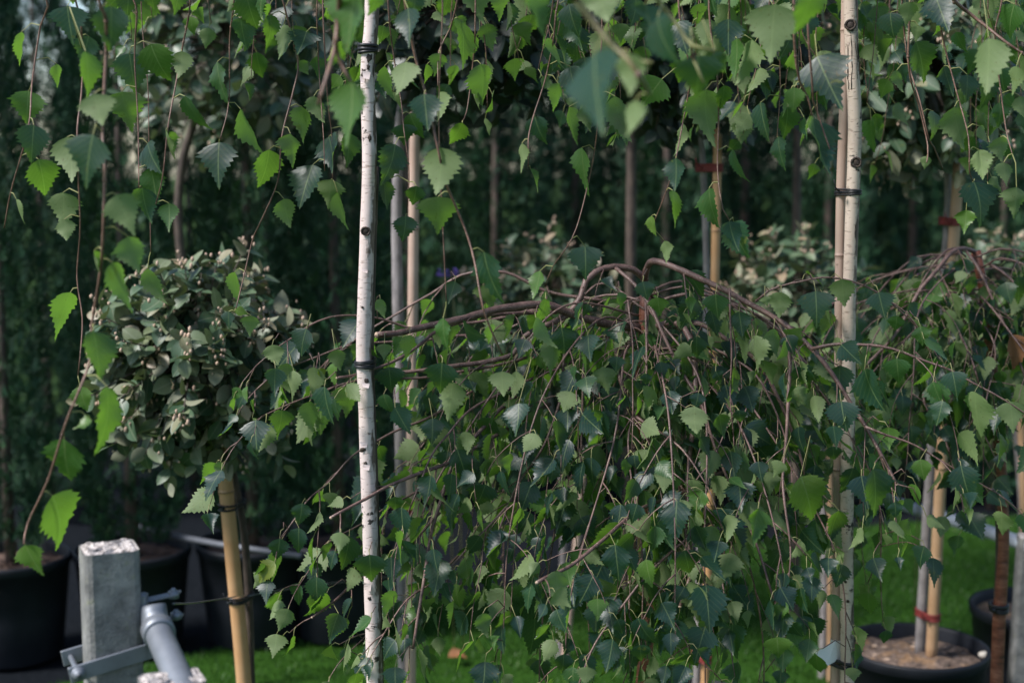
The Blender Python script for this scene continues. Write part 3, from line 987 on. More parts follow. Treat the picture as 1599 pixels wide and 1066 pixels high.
# taller standards with stems and canes
STD = [
  # crown px, Y, radius, stem px bottom-up, stem r, bark, cane px bottom-up, cane r, mat, dark?, label, cane label
  dict(c=(700, 5), Y=3.75, r=.30, s=[(632, 1066), (624, 600), (620, 300), (636, 130)], sr=.020, bark=BARK_GREY, k=[(641, 1066), (643, 700), (646, 330), (648, 170)], kr=.0150, dark=True,
       label='dark-crowned standard tree with smooth grey stem beside the white birch', clabel='pinkish bamboo cane just right of the white birch stem', red=(791,)),
  dict(c=(1060, 30), Y=3.85, r=.30, s=[(1088, 1066), (1098, 700), (1103, 420), (1090, 160)], sr=.0125, bark=BARK_GREY, k=[(1101, 1066), (1112, 640), (1121, 200)], kr=.0130, dark=True,
       label='dark-crowned standard tree behind the top of the middle weeping birch', clabel='slim tan bamboo cane behind the middle of the weeping birch', red=(1024, 262)),
  dict(c=(1445, 110), Y=3.98, r=.28, s=[(1437, 1004), (1448, 800), (1466, 520), (1480, 280)], sr=.0155, bark=BARK_GREY, k=[(1455, 1008), (1467, 780), (1480, 520), (1497, 255)], kr=.0170, dark=False,
       label='grey-leaved standard tree growing in the black pot at lower right', clabel='bamboo cane standing in the black pot at lower right', red=(958, 345)),
  dict(c=(350, 65), Y=4.6, r=.34, s=[(378, 1066), (352, 740), (290, 450), (280, 290), (310, 170)], sr=.020, bark=BARK_BROWN, k=None, dark=False,
       label='grey-leaved ball tree at the upper left with a bare brown stem'),
  dict(c=(985, 10), Y=5.2, r=.38, s=[(980, 1000), (984, 600), (986, 150)], sr=.026, bark=BARK_BROWN, k=None, dark=True,
       label='dark-headed tree with a thick brown stem behind the weeping birch top'),
  dict(c=(1255, 20), Y=5.3, r=.36, s=[(1240, 1000), (1243, 600), (1246, 150)], sr=.022, bark=BARK_BROWN, k=None, dark=True,
       label='dark-headed tree left of the tied birch stem, brown stem far behind'),
  dict(c=(840, 500), Y=4.9, r=.28, s=[(872, 1066), (880, 800), (860, 640)], sr=.015, bark=BARK_GREY, k=[(878, 1066), (905, 800), (912, 700)], kr=.014, dark=False,
       label='low grey-leaved ball tree showing left of the weeping birch top', clabel='pale cane seen through the lower leaves of the middle weeping birch'),
  dict(c=(1245, 492), Y=4.7, r=.27, s=[(1284, 1066), (1288, 850), (1278, 680)], sr=.016, bark=BARK_GREY, k=[(1296, 1066), (1297, 850), (1295, 700)], kr=.012, dark=False,
       label='low grey-leaved ball tree just left of the tied birch stem', clabel='tan cane close behind the foot of the tied birch stem'),
  dict(c=(1575, 485), Y=4.8, r=.28, s=[(1600, 1066), (1596, 800), (1585, 650)], sr=.016, bark=BARK_GREY, k=[(1604, 1066), (1600, 800), (1589, 430)], kr=.0165, dark=False,
       label='low grey-leaved ball tree at the right picture edge', clabel='tan bamboo cane at the right picture edge'),
]
for i, q in enumerate(STD):
    Y = q['Y']
    zb = .32 if i == 2 else 0.0
    e = ball_tree('ball_tree', at(*q['c'], Y + .05), q['r'], to_ground(q['s'], Y + .04, zb), q['sr'], q['bark'], 115, 8, 110 if not q['dark'] else 60,
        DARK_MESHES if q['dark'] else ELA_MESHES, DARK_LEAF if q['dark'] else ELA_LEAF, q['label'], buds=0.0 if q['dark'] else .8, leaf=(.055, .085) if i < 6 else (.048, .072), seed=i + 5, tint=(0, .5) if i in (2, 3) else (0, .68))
    if q['k']:
        c = cane(to_ground(q['k'], Y - .01, zb), q['kr'], CANE_WARM if i == 1 else CANE_TAN if i in (2, 7, 8) else CANE_PALE, q['clabel'], phase=.3)
        for py in q.get('red', ()):
            def xat(path):
                ps = sorted(path, key=lambda t: t[1])
                for (x0, y0), (x1, y1) in zip(ps, ps[1:]):
                    if y0 <= py <= y1: return x0 + (x1 - x0) * (py - y0) / (y1 - y0)
                return ps[0][0] if py < ps[0][1] else ps[-1][0]
            tie(c, at(xat(q['k']), py, Y - .01), q['kr'], at(xat(q['s']), py, Y + .04), q['sr'], RED_TIE, 2, .003, .016, True, True)
pp = at(1446, 533, 3.98); pp.z = 0.002
place_pot(SMALL_POT, pp, 'black pot of bark mulch on the lawn at lower right', group='small black pots')
pp = at(1097, 533, 3.87); pp.z = 0.002
place_pot(LOW_POT, pp, 'black pot at the bottom edge under the red-tied slim cane', group='small black pots')
pp = at(1640, 533, 4.35); pp.z = 0.002
place_pot(SMALL_POT, pp, 'black pot behind the red-brown stem at the right edge', group='small black pots')
# lumps of bark and a stone on the mulch of the pot
for k in range(26):
    a, r = R(0, 6.28), .17 * math.sqrt(random.random())
    mb = MB((pp.x, pp.y, 0))
    c0 = at(1446, 533, 3.98)
    pos = Vector((c0.x + math.cos(a) * r, c0.y + math.sin(a) * r, .337 + R(0, .006)))
    mb = MB(pos)
    mb.lump(pos, (R(.008, .02), R(.006, .012), R(.003, .007)), n=6, m=4, jit=.3)
    tag(mb.build('bark_chip', NODE_PALE if random.random() < .5 else BARK_BROWN), 'chip of bark mulch lying on the soil of the lower right pot', 'bark chip', 'bark chips in the pot')
mb = MB(at(1537, 1022, 3.93)); mb.lump(at(1537, 1022, 3.93), (.017, .014, .011), jit=.15, n=9, m=6)
tag(mb.build('stone', plain('pale_stone', (.50, .46, .40), .7, 0, .2, 60, .3)), 'pale stone on the right rim of the lower right pot', 'stone')

# ------------------------------------------------------------------ fence posts, rail, wire
def concrete_post(c_top, w, d, hgt, yaw, label, lean=0.0):
    mb = MB((c_top.x, c_top.y, 0))
    X = Vector((math.cos(yaw), math.sin(yaw), 0)); Y = Vector((-math.sin(yaw), math.cos(yaw), 0))
    nx, nz, bev = 8, 26, .006
    ring = []
    for s in range(4):
        for k in range(nx):
            t = -1 + 2 * k / nx
            x, y = ((t, -1), (1, t), (-t, 1), (-1, -t))[s]
            qx, qy = x * w / 2, y * d / 2
            if k == 0:
                qx *= 1 - bev / w * 1.2; qy *= 1 - bev / d * 1.2
            ring.append((qx, qy))
    N = len(ring); vs, fs, at_ = [], [], []
    zs = [hgt * (1 - (1 - k / nz) ** 2) for k in range(nz)] + [hgt]
    for i, z in enumerate(zs):
        for x, y in ring:
            last = i == len(zs) - 1
            q = X * x * (1 - .05 * (last)) + Y * y * (1 - .05 * last)
            j = noise.noise(Vector((x * 60, y * 60, z * 30))) * .0012
            vs.append(Vector((c_top.x, c_top.y, 0)) + q * (1 + j * 8) + Vector((lean * (z - hgt), 0, z - (0.004 + .004 * noise.noise(Vector((x * 70, y * 70, 0))) if last else 0) + (j if not last else 0))))
            at_.append(1.0 if i >= len(zs) - 1 else 0.0)
    for i in range(len(zs) - 1):
        for k in range(N):
            fs.append((i * N + k, i * N + (k + 1) % N, (i + 1) * N + (k + 1) % N, (i + 1) * N + k))
    b0 = (len(zs) - 1) * N
    prev = list(range(b0, b0 + N))
    for sc_ in (.8, .55, .28):
        cur = []
        for x, y in ring:
            vs.append(Vector((c_top.x, c_top.y, hgt)) + X * x * sc_ + Y * y * sc_ + Vector((0, 0, R(-.0045, .0035)))); at_.append(1.0); cur.append(len(vs) - 1)
        for k in range(N): fs.append((prev[k], prev[(k + 1) % N], cur[(k + 1) % N], cur[k]))
        prev = cur
    fs.append(tuple(prev))
    mb.add(vs, fs); mb.a = at_
    o = mb.build('concrete_post', CONCRETE, smooth=False)
    tag(o, label, 'fence post')
    return o, X, Y
top = at(170, 852, 2.1)
YAW = math.radians(24.7)
post, PX, PYv = concrete_post(Vector((top.x, top.y, 0)), .081, .075, top.z + .0, YAW, 'square concrete fence post with chipped top and metal strap at lower left')
top2 = at(268, 1057, 1.92)
concrete_post(Vector((top2.x, top2.y, 0)), .085, .07, top2.z, YAW, 'top of a second concrete post at the bottom edge, beside the pipe')
top3 = at(1610, 862, 4.05)
concrete_post(Vector((top3.x, top3.y, 0)), .075, .075, top3.z + .05, math.radians(-10), 'pale concrete post cut by the right picture edge', lean=.02)

# strap, flanges, bolt on the post
mb = MB(post.location)
zc = at(165, 1034, 2.06).z
C0 = Vector((top.x, top.y, zc))
T = (PX + Vector((0, 0, .18))).normalized(); U = Vector((0, 0, 1)); U = (U - T * U.dot(T)).normalized(); Nf = T.cross(U)
mb.box(C0 - PYv * .0405 - PX * .008 + Vector((0, 0, .0)), .125, .004, .025, T, Nf, U, .001)
mb.box(C0 + PX * .0435 + Vector((0, 0, .0085)), .004, .085, .025, PX, PYv, Vector((0, 0, 1)), .001)
mb.box(C0 + PYv * .0405 - PX * .008, .125, .004, .025, T, -Nf, U, .001)
st_ = mb.build('strap', ZINC, post, smooth=False)
mb = MB(post.location)
fl = C0 - PX * .057 + Vector((0, 0, -.009))
mb.tube([fl - PYv * .052, fl + PYv * .05], .0042, 10)
mb.tube([fl - PYv * .047, fl - PYv * .052], .0085, 6); mb.tube([fl + PYv * .043, fl + PYv * .049], .0085, 6)
mb.tube([fl - PYv * .0432, fl - PYv * .045], .011, 16)
mb.build('bolt', ZINC, post)

# galvanised pipe that leaves the post towards the viewer, with collar and end bracket
a0, a1, a2 = at(238, 946, 2.10), at(247, 985, 2.07), at(290, 1085, 1.90)
pe = MB(a0)
path = smooth_path([a0, a1, a2, a2 + (a2 - a1) * 2.2], .02)
pe.tube(path, .0205, 24)
d = (a2 - a1).normalized()
pipe = pe.build('steel_pipe', ZINC); tag(pipe, 'galvanised steel pipe bending down beside the concrete post', 'pipe')
mb = MB(a0); mb.tube([a1 - d * .012, a1 - d * .011, a1 + d * .011, a1 + d * .012], [.0212, .0245, .0245, .0212], 24)
mb.build('collar', ZINC, pipe)
mb = MB(a0)
br0, br1 = at(222, 938, 2.11), at(281, 925, 2.13)
ax = (br1 - br0).normalized()
mb.box((br0 + br1) / 2, (br1 - br0).length, .022, .004, ax, Vector((0, 1, 0)), ax.cross(Vector((0, 1, 0))) * -1, .001)
mb.box(at(224, 941, 2.1), .012, .02, .03, bev=.002)
br2 = at(276, 963, 2.13)
mb.box(br2 - ax * .008, .034, .02, .004, ax, Vector((0, 1, 0)), Vector((0, 0, 1)), .001)
mb.build('bracket', ZINC, pipe, smooth=False)
for b in (at(271, 927, 2.125), at(275, 960, 2.125)):
    mb = MB(a0)
    mb.tube([b + Vector((0, 0, -.006)), b + Vector((0, 0, .005))], .0085, 6)
    mb.lump(b + Vector((0, 0, .006)), (.005, .005, .004))
    mb.build('bolt', ZINC, pipe)
mb = MB(a0)
w = [at(270, 942, 2.13), at(300, 941, 2.5), at(335, 936, 2.95), at(369, 931, YE - .03)]
mb.tube(smooth_path(w, .05), .0016, 6)
tag(mb.build('fence_wire', WIRE), 'thin fence wire running from the bracket to the tan cane', 'wire')
mb = MB(at(400, 915, 3.6))
mb.tube(smooth_path([at(388, 930, YE), at(430, 922, 3.65), at(560, 905, 4.4), at(760, 885, 5.2)], .08), .0016, 6)
tag(mb.build('fence_wire', WIRE), 'thin fence wire running on from the tan cane behind the white birch', 'wire')
# rails of the fence behind
mb = MB(at(1450, 800, 4.8))
mb.tube([at(1370, 776, 5.3), at(1470, 806, 4.75), at(1580, 842, 4.15), at(1620, 857, 3.98)], .021, 14)
tag(mb.build('steel_rail', plain('pale_steel', (.46, .51, .58), .5, .3, .15, 30, .05)), 'pale steel rail sloping to the post at the right edge', 'rail')
mb = MB(at(250, 830, 4.7))
mb.tube([at(200, 818, 5.5), at(260, 834, 5.1), at(345, 850, 4.8), at(470, 868, 4.7)], .011, 12)
tag(mb.build('steel_rail', plain('dull_steel', (.10, .11, .13), .5, .3, .2, 40, .05)), 'dull steel rail in front of the pots behind the concrete post', 'rail')

# ------------------------------------------------------------------ tall birches whose shoots hang into the top of the picture
def knot(owner, c, r, tilt=0.0):
    mb = MB(owner.location)
    out = (CAMP - c); out.z = 0; out.normalize()
    side = out.cross(Vector((0, 0, 1))).normalized(); up = Vector((0, 0, 1))
    mb.lump(c, (r * .75, r * .9, r * .35), side, up, out, n=10, m=6, jit=.16)
    ring = [c + out * r * .18 + side * (math.cos(t) * r * R(.85, 1.0)) + up * (math.sin(t) * r * R(.75, .95)) for t in [6.2832 * k / 12 for k in range(12)]]
    ring += ring[:2]
    mb.tube(ring, r * .22, 6, rough=.25)
    return mb.build('knot', KNOT, owner)

def flake(owner, c, w, h):
    """a curl of peeling bark"""
    mb = MB(owner.location)
    out = (CAMP - c); out.z = 0; out.normalize(); side = out.cross(Vector((0, 0, 1))).normalized()
    vs = []
    for i in range(5):
        t = i / 4
        for j in range(3):
            s = j / 2 - .5
            vs.append(c + side * (s * w * (1 - .3 * t)) + out * (.0008 + .006 * t * t) + Vector((0, 0, -h * t + .002 * math.sin(5 * s))))
    fs = [(i * 3 + j, i * 3 + j + 1, i * 3 + j + 4, i * 3 + j + 3) for i in range(4) for j in range(2)]
    mb.add(vs, fs)
    return mb.build('bark_flake', BARK_WHITE, owner)

def tall_birch(spec, Y, r0, r1, label, mat):
    pts = to_ground(spec, Y)
    base = pts[0]
    e = empty('birch_tree', base); tag(e, label, 'birch tree')
    mb = MB(base)
    path = smooth_path(pts, .02)
    n = len(path)
    rad = [(r0 + (r1 - r0) * i / n) * (1 + .05 * noise.noise(Vector((0, Y, i * .11))) + .03 * noise.noise(Vector((3, Y, i * .5)))) for i in range(n)]
    mb.tube(path, rad, 22, rough=.012)
    mb.a = [((mb.v[j].x + base.x) - path[j // 22].x) / rad[j // 22] for j in range(len(mb.v))]
    mb.build('trunk', mat, e)
    return e, path[-1]
A_T, A_TOP = tall_birch([(585, 1066), (577, 800), (571, 620), (568, 540), (573, 380), (577, 250), (574, 110), (581, 0), (577, -300)], 2.65, .0170, .0125,
    'white-barked birch with two black ties and shoots hanging at left', BARK_WHITE)
D_T, D_TOP = tall_birch([(1323, 1066), (1322, 850), (1325, 600), (1326, 470), (1330, 350), (1335, 200), (1331, 100), (1328, 0), (1326, -300)], 2.9, .0145, .0135,
    'pale birch with dark branch scars tied to a bamboo cane at right', BARK_CREAM)
for (x, y, r, ow, Y, rr) in ((571, 361, .0085, A_T, 2.65, .0150), (1328, 39, .011, D_T, 2.9, .0134), (1337, 254, .0105, D_T, 2.9, .0134), (1324, 938, .0032, D_T, 2.9, .015), (580, 1038, .003, A_T, 2.65, .016), (566, 480, .0022, A_T, 2.65, .0155)):
    knot(ow, at(x, y, Y - rr * .93), r)
for (x, y) in ((572, 112), (566, 120), (571, 598), (568, 690), (572, 725), (574, 910), (570, 420)):
    flake(A_T, at(x, y, 2.65 - .0158), R(.008, .016), R(.006, .014))
for k in range(6):                                                  # cracked bark below the upper scar
    mb = MB(D_T.location)
    a = -1.0 + .38 * k
    pts = []
    for y in range(52, 142, 8):
        a += R(-.16, .16)
        c_ = at(1331 + (y - 100) * .02, y, 2.9)
        pts.append(c_ + Vector((math.sin(a) * .0136, -math.cos(a) * .0136, 0)))
    if k % 2: pts = pts[2:-2]
    mb.tube(pts, [R(.0005, .0012) for q in pts], 5)
    mb.build('bark_crack', KNOT, D_T)
for (x, y, w_, h_, ow, Y, rr) in ((577, 92, .0055, .0075, A_T, 2.65, .0136), (567, 118, .0045, .011, A_T, 2.65, .0136), (575, 106, .003, .006, A_T, 2.65, .0136), (577, 216, .0032, .008, A_T, 2.65, .0142), (572, 593, .004, .005, A_T, 2.65, .0155),
                                  (566, 700, .006, .0035, A_T, 2.65, .0158), (571, 722, .004, .007, A_T, 2.65, .0158), (577, 930, .003, .004, A_T, 2.65, .0162), (1331, 640, .003, .004, D_T, 2.9, .014), (1320, 905, .0035, .0025, D_T, 2.9, .0142)):
    c = at(x, y, Y)
    off_ = max(-.9, min(.9, (x - project(c)[0]) / 14))
    out = (CAMP - c); out.z = 0; out.normalize(); side = Vector((0, 0, 1)).cross(out) * -1
    mb = MB(ow.location)
    mb.lump(c + out * (rr - .0002), (w_, h_, .0009), side, Vector((0, 0, 1)), out, n=11, m=4, jit=.42)
    mb.build('bark_scar', KNOT, ow)
ca = cane(to_ground([(592, 1066), (585, 800), (579, 620), (577, 540), (581, 380), (585, 260)], 2.685), .0095, BARK_BROWN, 'dark thin stake close behind the white birch stem', .3)
tie(ca, at(574, 76, 2.65), .0145, at(579, 76, 2.66), .008, RUBBER, 5, .0026, .013, False)
tie(ca, at(569, 566, 2.65), .0155, at(577, 566, 2.685), .0095, RUBBER, 4, .0024, .011, False)
cd = cane(to_ground([(1304, 1066), (1308, 850), (1310, 600), (1311, 450), (1313, 300), (1318, 160), (1321, 0), (1322, -80)], 2.925), .0108, CANE_PALE, 'weathered bamboo cane tied to the left side of the right birch stem', .46, .2)
tie(cd, at(1333, 300, 2.9), .0138, at(1313, 300, 2.925), .0108, RUBBER, 4, .0019, .010, True)
tie(cd, at(1323, 1033, 2.9), .0146, at(1304, 1033, 2.925), .0108, RUBBER, 4, .0028, .013, False)
mb = MB(at(1297, 1012, 2.9))
q = [at(1305, 998, 2.905), at(1273, 1019, 2.89), at(1292, 1039, 2.89), at(1308, 1030, 2.905)]
mb.add(q + [v + Vector((0, .0008, 0)) for v in q], [(0, 1, 2, 3), (7, 6, 5, 4), (0, 4, 5, 1), (1, 5, 6, 2), (2, 6, 7, 3), (3, 7, 4, 0)])
tag(mb.build('plant_label', PAPER, smooth=False), 'white plant label tucked under the lower tie of the bamboo cane', 'label')
mb = MB(at(1305, 1012, 2.91))
lo, hi = at(1305, 1027, 2.925), at(1306, 997, 2.925)
mb.tube([lo, hi], .0125, 16, cap=False)
tag(mb.build('paper_wrap', PAPER), 'white paper sleeve wrapped round the cane above its lower tie', 'label')

TILE = {1: (0, 0), 2: (400, 0), 3: (800, 0), 4: (1200, 0), 5: (0, 356), 6: (400, 356), 7: (800, 356), 8: (1200, 356), 9: (0, 710), 10: (400, 710), 11: (800, 710), 12: (1200, 710)}
def tp(n, x, y):
    return TILE[n][0] + x / 2.995, TILE[n][1] + y / 2.995

# shoots: depth, radius, owner, [(tile, x, y) ...] from the top down
SH = [
 (2.55, .0019, 'A', [(1, 225, 30), (1, 190, 120), (1, 150, 390), (1, 140, 550), (1, 110, 690), (1, 50, 900), (1, 20, 1066)]),
 (2.50, .0018, 'A', [(1, 380, 110), (1, 390, 250), (1, 380, 450), (1, 362, 600), (1, 365, 800), (1, 375, 1066), (5, 360, 230), (5, 385, 420), (5, 375, 600), (5, 365, 690)]),
 (2.10, .0026, 'A', [(1, 497, 100), (1, 497, 230), (1, 480, 620), (1, 490, 780), (1, 483, 1066), (5, 470, 200), (5, 430, 450), (5, 420, 620), (5, 370, 760), (5, 305, 920), (9, 225, 115), (9, 130, 320), (9, 112, 415)]),
 (2.60, .0016, 'A', [(1, 640, 60), (1, 630, 270), (1, 645, 560), (1, 650, 880)]),
 (2.60, .0019, 'A', [(1, 890, 0), (1, 850, 240), (1, 825, 380), (1, 785, 600), (1, 760, 830), (1, 720, 985)]),
 (2.70, .0018, 'A', [(1, 1095, 0), (1, 1075, 180), (1, 1070, 480), (1, 1030, 650)]),
 (2.70, .0018, 'A', [(2, 130, 20), (2, 195, 280), (2, 175, 420), (2, 120, 640), (2, 100, 850), (2, 10, 1060), (5, 1180, 60), (5, 1135, 250), (5, 1100, 390)]),
 (2.70, .0013, 'A', [(2, 285, 20), (2, 290, 240), (2, 300, 420), (2, 315, 640), (2, 320, 800)]),
 (2.72, .0013, 'A', [(2, 330, 400), (2, 355, 640), (2, 358, 840)]),
 (1.90, .0042, 'A', [(2, 390, -40), (2, 385, 60), (2, 368, 220), (2, 330, 360), (2, 290, 490)]),
 (1.90, .0034, 'A', [(2, 372, 180), (2, 385, 270), (2, 440, 380)]),
 (2.35, .0026, 'A', [(2, 690, -40), (2, 745, 270), (2, 790, 430), (2, 830, 600), (2, 860, 740), (2, 885, 850), (2, 975, 1066), (6, 1020, 150), (6, 1050, 320), (6, 1080, 430), (6, 1150, 590)]),
 (2.68, .0014, 'A', [(2, 620, 60), (2, 640, 240), (2, 680, 490), (2, 690, 600), (2, 715, 800), (2, 705, 1000)]),
 (2.60, .0016, 'A', [(2, 945, -20), (2, 905, 140), (2, 855, 240), (2, 850, 400)]),
 (2.65, .0015, 'A', [(2, 1025, 100), (2, 1010, 330), (2, 985, 520), (2, 962, 570)]),
 (1.65, .0044, 'A', [(3, 250, -60), (3, 300, 0), (3, 420, 160), (3, 540, 280), (3, 590, 350), (3, 640, 440)]),
 (1.65, .0032, 'A', [(3, 530, 272), (3, 590, 287), (3, 655, 295)]),
 (1.85, .0036, 'D', [(3, 640, -60), (3, 680, 0), (3, 780, 130), (3, 840, 215), (3, 950, 240)]),
 (1.85, .0026, 'D', [(3, 835, 212), (3, 850, 280), (3, 895, 390)]),
 (2.60, .0017, 'A', [(3, 200, 100), (3, 160, 350), (3, 100, 540), (3, 75, 650), (3, 75, 780)]),
 (2.70, .0015, 'A', [(3, 400, 480), (3, 385, 700), (3, 345, 900), (3, 300, 1066), (7, 255, 90), (7, 190, 180), (7, 150, 280)]),
 (2.62, .0017, 'D', [(3, 830, 330), (3, 825, 430), (3, 800, 560), (3, 765, 740), (3, 735, 850), (3, 675, 1010), (3, 640, 1075)]),
 (2.62, .0017, 'D', [(3, 960, 380), (3, 965, 560), (3, 960, 800), (3, 985, 980), (3, 1015, 1030)]),
 (2.55, .0016, 'D', [(3, 1015, -20), (3, 1018, 110), (3, 1045, 180)]),
 (2.60, .0014, 'D', [(4, 150, 0), (4, 160, 160), (4, 222, 262)]),
 (2.40, .0024, 'D', [(4, 130, 300), (4, 185, 460), (4, 205, 545)]),
 (2.40, .0020, 'D', [(4, 205, 400), (4, 222, 505), (4, 295, 722)]),
 (2.70, .0020, 'D', [(4, 625, 20), (4, 635, 150), (4, 655, 300), (4, 710, 480), (4, 750, 650), (4, 775, 690), (4, 815, 790)]),
 (2.68, .0020, 'D', [(4, 655, 300), (4, 700, 480), (4, 745, 680), (4, 740, 760)]),
 (2.65, .0018, 'D', [(4, 800, 60), (4, 825, 220), (4, 880, 430), (4, 935, 640), (4, 940, 800), (4, 958, 848)]),
 (2.55, .0034, 'D', [(4, 850, -30), (4, 935, 60), (4, 1020, 125), (4, 1100, 190), (4, 1230, 280)]),
 (2.60, .0016, 'D', [(4, 1060, 160), (4, 1075, 330), (4, 1110, 600), (4, 1140, 720)]),
 (2.70, .0014, 'D', [(4, 45, 120), (4, 55, 400), (4, 40, 640)]),
]
